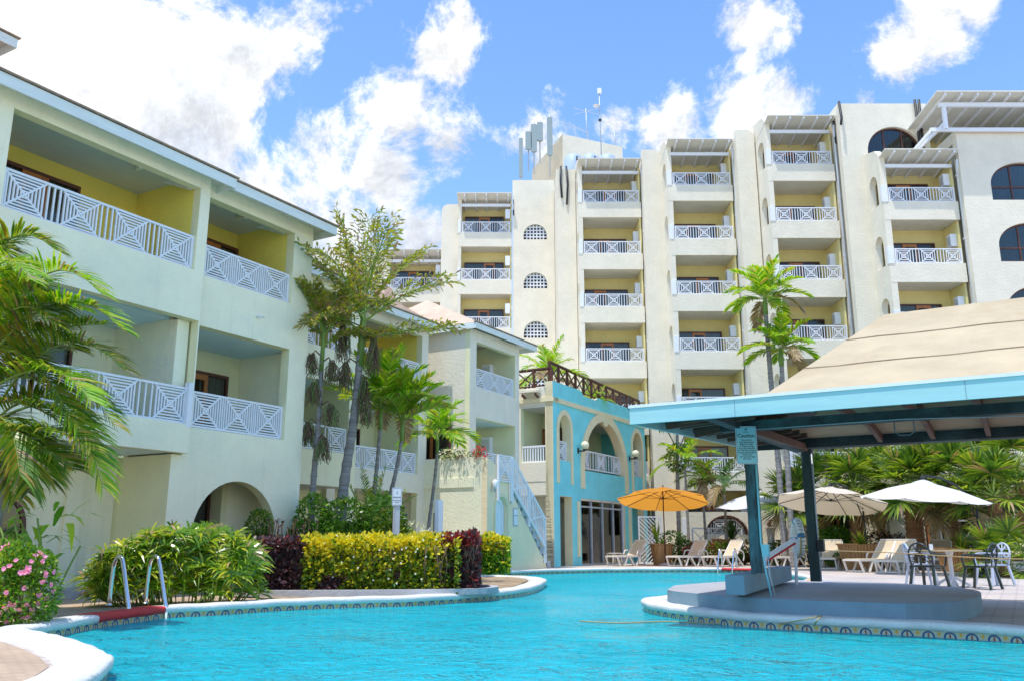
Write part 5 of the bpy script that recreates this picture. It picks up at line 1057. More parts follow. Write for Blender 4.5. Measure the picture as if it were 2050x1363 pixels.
for k, (a, c, e_, mk) in enumerate(FRP):
    Y0 = 11.5 + U(-.3, .3); Y1 = Y0 - U(.1, .9); A0, A1, A3 = atY(a[0], a[1], Y0) - ro.location, atY(c[0], c[1], (Y0 + Y1) / 2) - ro.location, atY(e_[0], e_[1], Y1) - ro.location
    pts = [A0 * (1 - t) ** 2 + A1 * 2 * t * (1 - t) + A3 * t * t for t in [i / 9 for i in range(10)]]
    frond(b, None, None, 0, 0, 62, .58, .031, ['palmbright', 'palmleaf', 'palmleaf'][mk], ld=.32, ang=62, vee=.38, rr=.02, bare=.18, tipm='deadleaf', pts=pts)
b.build('crown', ro)
# broad leaf plant below the palm
ro = empty('leafy_plant', G2(60, 1150, 11.2), 0, 'glossy strap leaved plant under the big left palm, behind the pink flowers', 'plant')
b = MB()
for k in range(46):
    az = U(-2.6, .9); e = U(.1, 1.1); p = Vector((U(-.55, .5), U(-.3, .3), U(.5, 1.35))); d = Vector((math.cos(az) * math.cos(e), math.sin(az) * math.cos(e), math.sin(e))); b.leaf(p, d, U(.35, .65), U(.06, .10), 'shrubbright' if k % 2 else 'palmbright', droop=U(.3, .9))
for k in range(14): b.tube(bend((U(-.4, .4), U(-.2, .2), 0), (U(-.3, .3), U(-.3, .3), 1), U(.8, 1.3), .3, 5), .012, 'stemg', 5)
b.build('leaves', ro)
# --- generic leaf cloud shrubs
def cloud(b, pts_r, n, L, w, mats, shape=0, out=.7, droop=.2):
    """pts_r: list of (centre, radii); leaves near the surface and inside"""
    for k in range(n):
        c, r = pts_r[k % len(pts_r)]; v = rv()
        while v.length > 1 or v.length < .1: v = rv()
        v = v.normalized() * (v.length ** .45); p = Vector((c[0] + v.x * r[0], c[1] + v.y * r[1], c[2] + v.z * r[2]))
        if p.z < .02: continue
        d = v * out + rv(.6) + Vector((0, 0, .25)); mm = mats[k * 7 % len(mats)] if not callable(mats) else mats(p, k); b.leaf(p, d, L * U(.7, 1.25), w * U(.8, 1.2), mm, nrm=rv() + Vector((0, 0, 1.2)), droop=droop, shape=shape)
def stems(b, base, R_, H, n, m='twig', r=.012):
    for k in range(n): a = U(0, 6.28); b.tube(bend((base[0] + U(-.1, .1) * R_, base[1] + U(-.1, .1) * R_, base[2]), (math.cos(a) * .5, math.sin(a) * .5, 1), H * U(.7, 1), .1, 4), [r, r * .9, r * .8, r * .6, r * .4], m, 5)
def shrub(loc, blobs, n, L, w, mats, lab, name='shrub', cat='shrub', grp=None, shape=0, sr=.4, sh=.6, out=.7):
    ro = empty(name, loc, 0, lab, cat, grp); b = MB(); stems(b, (0, 0, 0), sr, sh, 7); b.build('stems', ro); b = MB(); cloud(b, blobs, n, L, w, mats, shape, out); b.build('foliage', ro); return ro
# pink flowering bush
pb = shrub(G2(35, 1240, 10.0), [((-.1, .1, .42), (.46, .38, .45)), ((.08, .0, .28), (.34, .33, .3)), ((-.25, 0, .62), (.38, .33, .32)), ((-.55, .1, .4), (.5, .4, .5)), ((.05, .05, .62), (.25, .25, .22))], 6200, .055, .03, ['shrub', 'shrubbright', 'shrubbright', 'lady'], 'bush with pink blossoms at the bottom left corner by the pool', 'flowering_bush', 'bush', shape=0)
for k in range(44):
    v = Vector((U(-.3, 1), U(-1, -.2), U(-.6, .95))).normalized(); p = Vector((-.1, .1, .44)) + Vector((v.x * .48, v.y * .45, v.z * .48)); b = MB()
    for q in range(6): a = q * 1.047 + U(0, .4); x = v.cross(Vector((0, 0, 1))).normalized(); y = x.cross(v); b.leaf((0, 0, 0), x * math.cos(a) + y * math.sin(a) + v * U(.2, 1), U(.028, .048), .036, 'pinkpetal', nrm=v, shape=0)
    b.build('blossom', pb, tuple(p))
# lady palm clump
ro = empty('lady_palm_clump', (-5.0, 13.75, 0), 0, 'wide clump of spiky lady palms behind the pool ladder', 'shrub')
b = MB(); LPc = []
for k in range(450):
    x = U(-1.45, 1.2); hh = 1.0 * (1 - (abs(x) / 1.5) ** 2.2) ** .5 + .1; z = hh * U(.08, 1.02) ** .8; y = U(-.55, .6) * (1 - (z / 1.45) ** 2) - .1; c = Vector((x * .80, y - x * .38 * -.9, z)); LPc.append(c)
    ax = (Vector((x * .3, -.45, .75)) + rv(.6)).normalized(); s = ax.cross(Vector((0, 0, 1)) + rv(.2)).normalized(); u = s.cross(ax).normalized(); nbl = RND.randint(7, 10)
    for q in range(nbl):
        a = (q / (nbl - 1) - .5) * 3.9 + U(-.1, .1); d = (u * math.cos(a) + s * math.sin(a)) + ax * .45; b.leaf(c, d, U(.22, .38), U(.03, .045), 'lady' if U(0, 1) > .06 else 'deadleaf', nrm=ax, droop=U(.25, .6))
b.build('foliage', ro); b = MB()
for c in LPc[::4]: b.tube([(c.x * .8, c.y * .8, 0), (c.x * .95, c.y * .9, c.z * .5), c], .009, 'stemg', 4)
b.build('stems', ro)
# --- hedges on the peninsula
def hedge(x0, x1, Y0, Y1, top, n, mats, lab, L=.07, w=.04, wob=.08, base=0.0, axis=None, extras=None):
    """clipped hedge block running from world x0 to x1; leaves on its faces"""
    ro = empty('hedge', ((x0 + x1) / 2, (Y0[0] + Y0[1]) / 2, base), 0, lab, 'hedge'); b = MB(); cx, cy = ro.location.x, ro.location.y
    for k in range(n):
        t = U(0, 1); X = x0 + (x1 - x0) * t; yf = Y0[0] + (Y0[1] - Y0[0]) * t; ed = (max(0, abs(2 * t - 1) - .82) / .18) ** 2; yf += .16 * ed; yb_ = Y1 - .1 * ed; f = RND.random(); zt_ = top * (1 + wob * mnoise.noise((X * 2.2, 3, 1)) + .05 * mnoise.noise((X * 7, 5, 1))) - .10 * ed
        if f < .5: p = Vector((X, yf + abs(RND.gauss(0, .07)) - .04 + .16 * mnoise.noise((X * 3, k * .0007, 2)), U(0, zt_))); nn = Vector((0, -1, .3))
        elif f < .85: p = Vector((X, U(yf, yb_), zt_ - abs(RND.gauss(0, .05)) + (.09 * RND.random() if k % 5 == 0 else 0))); nn = Vector((0, 0, 1))
        else: e = RND.choice((0, 1)); X = x0 + U(0, .08) if e == 0 else x1 - U(0, .08); p = Vector((X, U(yf, yb_), U(0, zt_))); nn = Vector((-1 if e == 0 else 1, 0, .3))
        mm = mats(p, k) if callable(mats) else mats[k % len(mats)]; big = U(.6, 1.6); b.leaf((p.x - cx, p.y - cy, p.z), nn * .8 + rv(.8), L * big, w * big, mm, nrm=rv() + nn, shape=0)
    b.build('foliage', ro); b = MB(); b.box(x0 - cx + .12, x1 - cx - .12, max(Y0) - cy + .15, Y1 - cy - .1, 0, top - .16, 'twig')
    for k in range(40): X = U(x0 + .1, x1 - .1); b.tube([(X - cx, Y0[0] - cy + .16, 0), (X - cx + U(-.1, .1), Y0[0] - cy + .1, top * .5), (X - cx + U(-.15, .15), Y0[0] - cy + .08, top * .85)], .007, 'twig', 4)
    b.build('stems', ro); return ro
def ymix(p, k):
    h = p.z + .55 * mnoise.noise((p.x * 6, p.y * 6, p.z * 6)); r = RND.random()
    if mnoise.noise((p.x * 2.5 + 4, p.y, p.z * 2.5)) > .16 + (p.x + 3.75) * .28 and p.z < .85: return 'purpleleaf'
    return 'yellowleaf' if r < (.12 + .85 * max(0, h - .3) / .55) else ('hedgegreen' if r < .95 else 'shrub')
hA = hedge(-3.75, -.95, (15.45, 15.7), 17.0, .92, 17000, ymix, 'long yellow and green clipped hedge on the pool peninsula', .065, .042, base=.05)
for k in range(26):
    b = MB()
    for q in range(5): a = q * 1.26; b.leaf((0, 0, 0), (math.cos(a), -.5, math.sin(a)), .022, .02, 'whitepetal', nrm=(0, -1, 0), shape=0)
    b.build('blossom', hA, (U(-1.35, 1.35), U(-.22, -.10), U(.15, 1.0)))
hedge(-4.62, -3.6, (15.35, 15.5), 16.9, .86, 8500, lambda p, k: 'purpleleaf' if RND.random() < .9 or p.z < .7 else 'redleaf', 'dark purple clipped hedge at the left end of the yellow hedge', .07, .042, base=.05)
hedge(-1.30, -.62, (15.7, 15.9), 17.1, .95, 6500, lambda p, k: 'redleaf' if (RND.random() < .18 + .6 * (p.z > .75)) else 'purpleleaf', 'purple and red hedge at the right end of the yellow hedge', .07, .042, base=.05)
hedge(-1.15, -.12, (25.3, 25.5), 26.3, .98, 4200, lambda p, k: 'yellowleaf' if RND.random() < .3 + .5 * (p.z > .6) else 'shrubbright', 'small yellow green hedge in front of the arched white door', .10, .06, base=.03)
b = MB(); cb = [Vector(p) for p in ((-5.0, 15.6, 0), (-4.4, 15.15, 0), (-3, 15.2, 0), (-1.5, 15.45, 0), (-.5, 15.9, 0), (-.35, 16.8, 0), (-.9, 17.5, 0))]; cb = catmull(cb, 5, False)
for z, off_ in ((0, 0),):
    vs = []; 
    for i, p in enumerate(cb): d = (cb[min(i + 1, len(cb) - 1)] - cb[max(i - 1, 0)]).normalized(); nn = Vector((d.y, -d.x, 0)); vs += [p + nn * .07 + Vector((0, 0, .02)), p + nn * .07 + Vector((0, 0, .12)), p - nn * .07 + Vector((0, 0, .12)), p - nn * .07 + Vector((0, 0, .02))]
    b.add(vs, [(i * 4 + k, (i + 1) * 4 + k, (i + 1) * 4 + k + 1, i * 4 + k + 1) for i in range(len(cb) - 1) for k in range(3)], 'concrete')
b.build('planter_kerb', None, label='low concrete kerb along the foot of the peninsula hedges', cat='kerb')
# bare purple stems and shrubs behind the hedge
ro = empty('shrub', G2(570, 1090, 17.2), 0, 'bare stemmed purple shrub sticking up at the left end of the hedge', 'shrub'); b = MB()
for k in range(46): x = U(-.55, .6); pts = bend((x, U(-.2, .2), .6), (U(-.15, .15), U(-.1, .1), 1), U(.35, .75), .05, 4); b.tube(pts, .008, 'twig', 4); [b.leaf(pts[-1], rv() + Vector((0, 0, .8)), .07, .04, 'purpleleaf', shape=0) for _ in range(4)]
b.build('stems', ro); b = MB(); cloud(b, [((0, 0, .75), (.6, .3, .25))], 900, .07, .04, ['purpleleaf'], 0); b.build('foliage', ro)
for k, (x, y, Y, s, n, mm, lb) in enumerate(((625, 1060, 18.6, (.38, .3, .62), 3800, ['shrubbright', 'shrub'], 'bright green shrub against the pale wing wall, left of the other two'), (690, 1060, 18.8, (.48, .35, .55), 4200, ['shrub', 'shrubbright', 'shrub'], 'glossy green shrub at the foot of the tall fishtail palm'), (765, 1060, 18.9, (.5, .4, .6), 4600, ['shrub', 'shrub', 'hedgegreen'], 'darker green shrub just left of the attention sign'), (835, 1070, 19.6, (.65, .35, .25), 1500, ['shrubbright', 'whitepetal', 'shrubbright'], 'low pale variegated shrub right of the attention sign'))):
    loc = G2(x, y, Y); shrub(loc, [((0, 0, 1.3 if k < 3 else .72), s), ((-.2, .1, .8), (s[0], s[1], .55)), ((.25, -.05, .85 if k < 3 else .6), (s[0] * .9, s[1], .5 if k < 3 else .35))], n, .10, .05, mm, lb, shape=0, sr=.5, sh=.9)
shrub(G2(517, 1090, 17.7), [((0, 0, 1.2), (.26, .24, .36)), ((0, 0, .5), (.2, .2, .4)), ((.05, 0, .85), (.22, .2, .3))], 2400, .07, .045, ['shrub', 'hedgegreen'], 'dark green clipped shrub standing inside the big ground arch', sr=.1, sh=.8)
# --- fishtail palms
def fishtail(loc, top, r, fr, lab, clusters, grp='fishtail palms between the wings'):
    ro = empty('fishtail_palm', loc, 0, lab, 'palm', grp); T = Vector(top); b = MB(); ringed(b, [(0, 0, 0), (T.x * .1 - .05, T.y * .3, T.z * .35), (T.x * .65, T.y * .7, T.z * .7), T], r * 1.1, r * .6, 'trunkg', .3); b.build('trunk', ro)
    b = MB(); b.tube([T - Vector((0, 0, .4)), T + Vector((.02, 0, .5)), T + Vector((.05, 0, 1.2))], [r * .7, r * .62, r * .3], 'crownshaft', 8); b.build('crownshaft', ro)
    b = MB()
    for (ax, az, ez, L, dr) in fr:
        e = R(ez); d = Vector((math.cos(R(az)) * math.cos(e), math.sin(R(az)) * math.cos(e), math.sin(e))); pts = bend(T + Vector((0, 0, ax)), d, L, dr, 9); b.tube(pts, [.03 * (1 - .08 * i) for i in range(10)], 'stemg', 5, caps=False)
        for i in range(2, 10):
            p = pts[i]; t = (pts[i] - pts[i - 1]).normalized(); side = t.cross(Vector((0, 0, 1))).normalized()
            for s in (-1, 1):
                for jj in (0, 1):
                    q = bend(p - t * (jj * L / 18), t * .75 + side * (s * .75) + Vector((0, 0, .25)) + rv(.1), L * .30 * (1 - .45 * abs(i - 5) / 5), .35, 5); b.tube(q, .006, 'stemg', 4, caps=False)
                    for u in range(1, 6, 1 + (i % 2)):
                        dd = (q[u] - q[u - 1]).normalized(); s2 = dd.cross(rv()).normalized()
                        for s3 in (-1, 1): b.leaf(q[u], dd * .9 + s2 * (s3 * .5) + rv(.2), U(.13, .22), U(.04, .065), 'fishleaf' if U(0, 1) > .2 else 'deadleaf', nrm=rv(), shape=0, droop=.2)
    b.build('crown', ro)
    for (x, z, s) in clusters:
        b = MB(); base = T + Vector((0, 0, z)); out = Vector((x, U(-.1, .1) - .12, 0)); b.tube([base, base + out * .7 + Vector((0, 0, .12)), base + out], .018, 'twig', 5)
        for k in range(70): st_ = base + out + rv(.06); e = st_ + Vector((U(-.16, .16), U(-.16, .16), -s * U(.6, 1.05))); b.tube([st_, (st_ + e) / 2 + Vector((U(-.10, .10), U(-.1, .1), .05)), e], .0065, 'twig' if k % 4 else 'crownshaft', 4, caps=False)
        b.build('fruit_cluster', ro)
FT = [(1.0, 175, 76, 2.2, .3), (.9, 110, 62, 2.4, .5), (1.0, 60, 75, 2.4, .4), (.8, 20, 60, 2.1, .7), (.9, -60, 58, 2.0, .6), (.9, 215, 50, 1.9, .7), (.6, -5, 40, 2.2, .7), (.2, -8, 14, 2.1, .35), (.6, 90, 45, 1.9, .8), (.4, 235, 25, 1.6, 1.3), (.7, 250, 50, 2.0, .9), (1.1, 90, 80, 2.3, .3)]
p = G2(688, 990, 19.6); t_ = atY(722, 700, 19.6); fishtail((p[0], 19.6, 0), (t_.x - p[0], 0, t_.z), .125, FT, 'tall fishtail palm with hanging dry clusters, the larger of the two', [(-.42, .55, .85), (.33, .2, .85), (-.3, -.35, .7), (.12, -.7, .75), (.2, -1.3, .5)])
FT2 = [(.5, 250, 66, 1.1, .5), (.5, 60, 70, 1.4, .5), (.4, -20, 50, 1.3, .8), (.5, 230, 60, 1.2, .7), (.2, 10, 35, 1.1, 1.0), (.3, 120, 50, 1.2, .8)]
p = G2(630, 990, 19.2); t_ = atY(645, 700, 19.2); fishtail((p[0], 19.2, 0), (t_.x - p[0], 0, t_.z - .1), .075, FT2, 'slender fishtail palm close to the near wing corner', [(.24, -.2, .55), (-.2, -.05, .5), (-.1, -.7, .5), (.28, -1.2, .5), (-.22, -1.6, .5), (.18, -1.95, .5)])
# --- areca palms
AR = [((735, 1050), (762, 835), 20.6, 1.6, 'yellow green palm with the tallest crown in front of the second wing'), ((745, 1050), (805, 858), 20.9, 1.35, 'yellow green palm leaning right in front of the second wing')]
for (a, c, Y, L, lb) in AR:
    p = G2(a[0], a[1], Y); t_ = atY(c[0], c[1], Y); palm(p, (t_.x - p[0], 0, t_.z - .25), .055, 20, L, lb, 'palmbright', .95, .52, .05, .5, 34, grp='yellow green palms by the second wing', el=(22, 86), dead=1, ld=.28)
    bpy.context.view_layer.update() if False else None
for o in list(COL.objects):
    if o.name.startswith('palm_tree') and 'second wing' in o.get('label', ''): o.rotation_euler = (0, 0, 0)
o = palm(G2(848, 1080, 23.5), (atY(876, 880, 23.5).x - G2(848, 1080, 23.5)[0], 0, atY(876, 880, 23.5).z - .3), .05, 12, 1.1, 'slim yellow green palm standing in front of the terrace block', 'palmbright', 1.2, .55, .06, .5, 22, grp='yellow green palms by the second wing', el=(5, 78), dead=0, ld=.35); o.rotation_euler = (0, 0, 0)
o = palm(G2(745, 1060, 19.9), (0, 0, .8), .04, 14, 1.6, 'low feathery palm sprouting behind the shrubs left of the attention sign', 'palmleaf', .9, .4, .03, .1, 22, el=(40, 85))
# --- twin palm in front of the tall hotel
for (x, y, bx, L, nf, lb) in ((1533, 628, 1553, 1.75, 20, 'tallest palm in front of the tall hotel'), (1560, 733, 1562, 1.5, 17, 'lower palm crown just below the tallest palm in front of the hotel')):
    p = atY(bx, 850, 34); t_ = atY(x, y, 34); o = palm((p.x, 34.0 if nf == 20 else 33.7, 0), (t_.x - p.x, 0, t_.z), .11, nf, L, lb, 'palmbright', 1.3, .62, .075, .7, 26, grp='palms in front of the tall hotel', el=(-5, 84), dead=2, ld=.35); o.rotation_euler = (0, 0, 0)
o = palm((1.55, 36.0, 6.9), (0, 0, .55), .06, 12, 1.7, 'potted palm with orange tips on the turquoise building roof terrace', 'palmbright', 1.1, .7, .07, .2, 20, el=(10, 80), dead=2)
o = palm((3.6, 38.6, 6.9), (0, 0, .1), .05, 8, 1.0, 'small green palm further back on the roof terrace', 'palmbright', 1.2, .5, .06, .1, 14, el=(10, 70))
# thin palms and tree by the orange parasol
for (x, y, Y, L, m, lb) in ((1378, 935, 38.5, 1.6, 'palmbright', 'slim palm behind the orange parasol'), (1455, 985, 38.2, 1.5, 'palmdark', 'dark feathery palm left of the caution sign'), (1412, 970, 39, 1.1, 'palmbright', 'small yellowish palm between the orange and the first white parasol')):
    p = G2(x, 1080, Y); t_ = atY(x, y, Y); palm(p, (0, 0, t_.z), .06, 11, L, lb, m, 1.3, .6, .06, .3, 20, grp='slim palms behind the first parasols', el=(0, 75), dead=1)
ro = empty('tree', (7.3, 38.8, 0), 0, 'thin small leaved tree rising against the hotel right of the turquoise building', 'tree'); b = MB(); ringed(b, [(0, 0, 0), (.05, 0, 3), (.1, 0, 5), (.2, 0, 6.4)], .1, .05, 'trunkg'); b.tube([(.1, 0, 5), (-.5, 0, 6.2)], .03, 'trunkg'); b.tube([(.1, 0, 4.8), (.8, .1, 6.3)], .03, 'trunkg'); b.build('trunk', ro)
b = MB(); cloud(b, [((.1, 0, 6.6), (.8, .6, .45)), ((-.4, 0, 6.2), (.5, .4, .35)), ((.8, 0, 6.3), (.5, .4, .3)), ((.1, 0, 4.6), (.5, .4, .6))], 2600, .16, .08, ['shrub', 'hedgegreen', 'lady'], 0); b.build('crown', ro)
# --- fan palms behind the bar
def fanleaf(b, p0, d, Lp, rad, m, nb=34):
    pts = bend(p0, d, Lp, .25, 4); b.tube(pts, .014, 'stemg', 4, caps=False); h = pts[-1]; t = (pts[-1] - pts[-2]).normalized(); side = t.cross(Vector((0, 0, 1)));
    side = side.normalized() if side.length > .1 else Vector((1, 0, 0)); up = side.cross(t).normalized()
    for k in range(nb):
        a = (k / (nb - 1) - .5) * 4.3; dv = t * math.cos(a) + side * math.sin(a) + up * (.10 + .16 * abs(math.sin(a)) + (.05 if k % 2 else 0)); b.leaf(h, dv, rad * U(.85, 1.05) * (1 - .12 * abs(a) / 2), rad * .075, m if U(0, 1) > .05 else 'deadleaf', nrm=up + rv(.15), droop=U(.12, .45))
def fanpalm(loc, h, r, nf, Lp, rad, lab, m='fanleaf', dead=2, grp='fan palms behind the pool bar'):
    ro = empty('fan_palm', loc, 0, lab, 'palm', grp); b = MB()
    if h > .3:
        n = int(h / .09); b.tube([(0, 0, h * i / n) for i in range(n + 1)], [r * (1.12 if i % 2 else .95) * (1.1 - .15 * i / n) for i in range(n + 1)], 'trunkb', 12)
        for k in range(int(h * 60)): a = U(0, 6.28); z = U(0, h); b.leaf((r * math.cos(a), r * math.sin(a), z), (math.cos(a), math.sin(a), .9), .16, .08, 'deadleaf', nrm=(math.cos(a), math.sin(a), 0), shape=0)
        b.build('trunk', ro)
    b = MB()
    for k in range(nf):
        az = k * 2.4 + U(-.2, .2); q = k / nf; e = R(80 - 125 * q) if k < nf - dead else R(-45); d = Vector((math.cos(az) * math.cos(e), math.sin(az) * math.cos(e), math.sin(e))); fanleaf(b, (0, 0, h), d, Lp * U(.8, 1.15), rad * U(.85, 1.1), m if k < nf - dead else 'deadleaf')
    b.build('crown', ro)
for (x, Y, h, r, nf, Lp, rad, lb) in ((1713, 33, 2.95, .25, 18, .85, 1.0, 'stout fan palm between the cream and the white cantilever parasols'), (1825, 31, 3.0, .27, 18, .9, 1.0, 'stout fan palm right behind the white cantilever parasol'), (1590, 35, 2.6, .12, 12, .8, .95, 'fan palm between the two bar posts'),
                                      (1655, 36, 3.2, .12, 12, .9, 1.0, 'fan palm just right of the rear bar post'), (1905, 30, 3.0, .12, 14, .9, 1.0, 'slim fan palm left of the low spiky one'), (1990, 28, 2.5, .2, 16, .9, 1.0, 'fan palm highest at the right edge'), (1955, 33, 3.6, .14, 12, .9, 1.0, 'fan palm set back near the right edge'), (1760, 36, 3.4, .14, 12, .9, 1.0, 'fan palm furthest back behind the parasols'), (2045, 31, 3.6, .14, 14, 1.0, 1.1, 'fan palm cut by the right edge of the view behind the deck'), (1875, 35, 3.9, .14, 13, 1.0, 1.05, 'tall fan palm set back above the white cantilever parasol')):
    fanpalm((atY(x, 1000, Y).x, Y, 0), h - .15, r, nf + 6, Lp * 1.2, rad * 1.15, lb)
fanpalm((atY(2010, 1060, 24).x, 24.2, 0), .35, .14, 20, .8, .85, 'low spiky fan palm filling the right edge behind the table', dead=0)
# shrubs and beds on the far side
SH = [((1345, 1080), 38.2, [((0, 0, .7), (.7, .5, .7)), ((.5, 0, .5), (.6, .5, .5))], 1700, ['shrub', 'palmdark'], 'dark green shrub right of the white lattice gate'), ((1410, 1090), 37.6, [((0, 0, .5), (.95, .4, .45)), ((.9, 0, .5), (.8, .4, .42))], 2200, ['shrub', 'hedgegreen', 'redleaf', 'shrub'], 'low mixed hedge behind the first loungers'),
      ((1490, 1090), 37.9, [((0, 0, .55), (.7, .4, .45)), ((.6, 0, .4), (.6, .4, .4))], 1500, ['shrub', 'shrub', 'redleaf'], 'low green hedge left of the front bar post'), ((1575, 1095), 36.5, [((0, 0, .5), (.9, .4, .5))], 1400, ['shrub', 'palmdark'], 'dark shrub seen between the bar posts'),
      ((1660, 1080), 33.6, [((0, 0, .75), (.8, .5, .65)), ((.3, 0, 1.1), (.5, .4, .4))], 2200, ['shrub', 'shrubbright', 'shrub'], 'leafy green shrub right of the rear bar post'), ((1770, 1080), 33.4, [((0, 0, .7), (.85, .5, .6)), ((.6, 0, .8), (.6, .4, .5))], 2200, ['purpleleaf'], 'dark purple shrub between the two stout fan palms'),
      ((1745, 1045), 33.9, [((0, 0, 1.6), (.5, .4, .3)), ((.3, 0, 1.9), (.3, .3, .2))], 300, ['shrubbright'], 'sparse bright plant rising above the purple shrub'), ((1960, 1080), 29.2, [((0, 0, .6), (.6, .4, .5))], 900, ['shrub', 'hedgegreen'], 'green shrub under the white crossed rail'), ((1720, 1115), 31.5, [((0, 0, .35), (.9, .4, .3))], 900, ['shrub', 'palmdark'], 'low dark shrub behind the square planter')]
for (xy, Y, bl_, n, mm, lb) in SH: shrub(G2(xy[0], xy[1], Y), bl_, n, .13, .07, mm, lb, shape=0, sr=.6, sh=.6)
# spiky plants
def spiky(loc, n, L, w, m, lab, name='spiky_plant', up=.5):
    ro = empty(name, loc, 0, lab, 'plant'); b = MB()
    for k in range(n): a = U(0, 6.28); e = U(up, 1.5); b.leaf((U(-.03, .03), U(-.03, .03), 0), (math.cos(a) * math.cos(e), math.sin(a) * math.cos(e), math.sin(e)), L * U(.7, 1.1), w, m, droop=U(.05, .3))
    b.build('leaves', ro)
def pl(x, y, Y, r0, r1, h, lab, sq=False): return planter((atY(x, y, Y).x, Y, 0), r0, r1, h, lab, 18, sq)
pl(1326, 1128, 36.9, .36, .48, .86, 'round slatted wooden barrel planter under the orange parasol'); pl(1723, 1136, 30.2, .38, .5, .85, 'square slatted wooden planter below the left stout fan palm', True); pl(1925, 1125, 28.6, .42, .52, .72, 'square wooden planter behind the dining table', True); pl(1450, 1095, 38.4, .32, .36, 1.05, 'tall light wood planter between the parasols', True)
spiky((atY(1326, 1100, 36.9).x, 36.9, .82), 30, .45, .05, 'shrubbright', 'yellow green tufts in the round barrel planter', up=.1); spiky((atY(1315, 1090, 36.9).x, 36.85, .85), 12, 1.1, .08, 'lady', 'tall sword leaves standing in the round barrel planter', up=1.1)
spiky((atY(1723, 1100, 30.2).x, 30.2, .8), 46, .7, .05, 'lady', 'grassy spikes in the square planter below the fan palm', up=.3); spiky((atY(1925, 1100, 28.6).x, 28.6, .68), 46, .8, .05, 'lady', 'brownish grassy plant in the planter behind the dining table', up=.5)
spiky((atY(1463, 1050, 38.4).x, 38.4, 1.0), 80, 1.2, .05, 'palmdark', 'dark yucca in the tall light planter', up=.2); spiky((atY(1541, 1055, 37.5).x, 37.4, 1.55), 26, .55, .06, 'redleaf', 'small reddish spiky plant on a grey pedestal', up=.2)
b = MB(); b.lathe([(.18, 0), (.2, .5), (.14, 1.1), (.2, 1.5), (.0, 1.5)], (0, 0, 0), 'greymetal', 12); b.build('pedestal', None, (atY(1541, 1055, 37.5).x, 37.4, 0), (0, 0, 0), 'tall grey tapering pedestal under the reddish spiky plant', 'pedestal')
# plants on the stair house ledge
def ledge_plant(s, n_, z, mats, n, lab, r=(.3, .2, .2)):
    p = LW(s, n_, z); ro = empty('ledge_plant', p, 0, lab, 'plant'); b = MB(); cloud(b, [((0, 0, .18), r), ((0, -.15, .0), (r[0] * .8, .15, .15))], n, .09, .05, mats, 0)
    for k in range(6): b.tube(bend((U(-.1, .1), 0, 0), (U(-.5, .5), -.6, .6), .5, 1.0, 4), .006, 'twig', 4)
    b.build('foliage', ro)
ledge_plant(9.7, -2.3, 3.5, ['whitepetal', 'shrub', 'shrub', 'whitepetal'], 500, 'white flowering plant on the terrace ledge', (.35, .2, .22)); ledge_plant(9.7, -1.15, 3.5, ['redpetal', 'shrub', 'redpetal'], 260, 'red bougainvillea hanging at the right end of the terrace ledge', (.22, .15, .2)); ledge_plant(9.7, -1.75, 3.45, ['shrub', 'twig'], 160, 'thin trailing green plant in the middle of the terrace ledge', (.3, .12, .12))
# lattice gate, white crossed rails, brown doors at the far side
b = MB(); gp = atY(1322, 1060, 39.5)
for k in range(14):
    t = -1.2 + k * .18
    for s in (1, -1):
        z0, z1 = 0, 2.0; x0, x1 = (t, t + 2.0) if s == 1 else (t + 2.0, t); xa, xb = max(-.5, min(.5, x0)), max(-.5, min(.5, x1)); f0 = (xa - x0) / (x1 - x0) * 2; f1 = (xb - x0) / (x1 - x0) * 2
        if abs(xa - xb) > .05: b.beam((xa, s * .01, f0), (xb, s * .01, f1), .04, .012, 'white', up=(0, 1, 0))
b.box(-.55, -.5, -.03, .03, 0, 2.05, 'white'); b.box(.5, .55, -.03, .03, 0, 2.05, 'white'); b.box(-.5, .5, -.03, .03, 2.0, 2.05, 'white'); b.box(-.5, .5, -.03, .03, 0, .05, 'white'); b.build('lattice_gate', None, (gp.x - .45, 39.5, 0), (0, 0, R(8)), 'white diagonal lattice gate beside the turquoise building', 'gate')
def crossfence(x, y, Y, w, h, lab, n=2, z=0.0):
    b = MB(); b.box(-w / 2, w / 2, -.03, .03, h - .06, h, 'white'); b.box(-w / 2, w / 2, -.03, .03, .08, .13, 'white')
    for i in range(n + 1): X = -w / 2 + w * i / n; b.box(X - .035, X + .035, -.035, .035, 0, h - .002, 'white')
    for i in range(n): X0, X1 = -w / 2 + w * i / n, -w / 2 + w * (i + 1) / n; b.beam((X0, 0, .1), (X1, 0, h - .05), .04, .05, 'white', up=(0, 1, 0)); b.beam((X0, .01, h - .05), (X1, .01, .1), .04, .05, 'white', up=(0, 1, 0))
    b.build('crossed_rail', None, (atY(x, y, Y).x, Y, z), (0, 0, 0), lab, 'railing')
crossfence(1435, 1060, 39.6, 2.2, 1.0, 'white crossed patio rail in front of the left arched door', 3, .55); crossfence(1640, 1060, 36.6, 3.0, 1.0, 'white crossed patio rail behind the leafy shrub', 4, .4); crossfence(1925, 1060, 31.6, 1.5, 1.5, 'white crossed rail by the brown glazed door on the right', 1, .2)
def patio_door(x, Y, w, lab):
    o = empty('patio_door', (atY(x, 1050, Y).x, Y, 0), 0, None, None)
    return o
b = MB(); b.box(14.2, 30, 33.2 - 44, 33.5 - 44, -.05, 2.9, 'stucco'); b.box(12.3, 14.1, 36.0 - 44, 36.38 - 44, -.05, 3.0, 'stucco'); b.build('ground_storey_wall', ht)
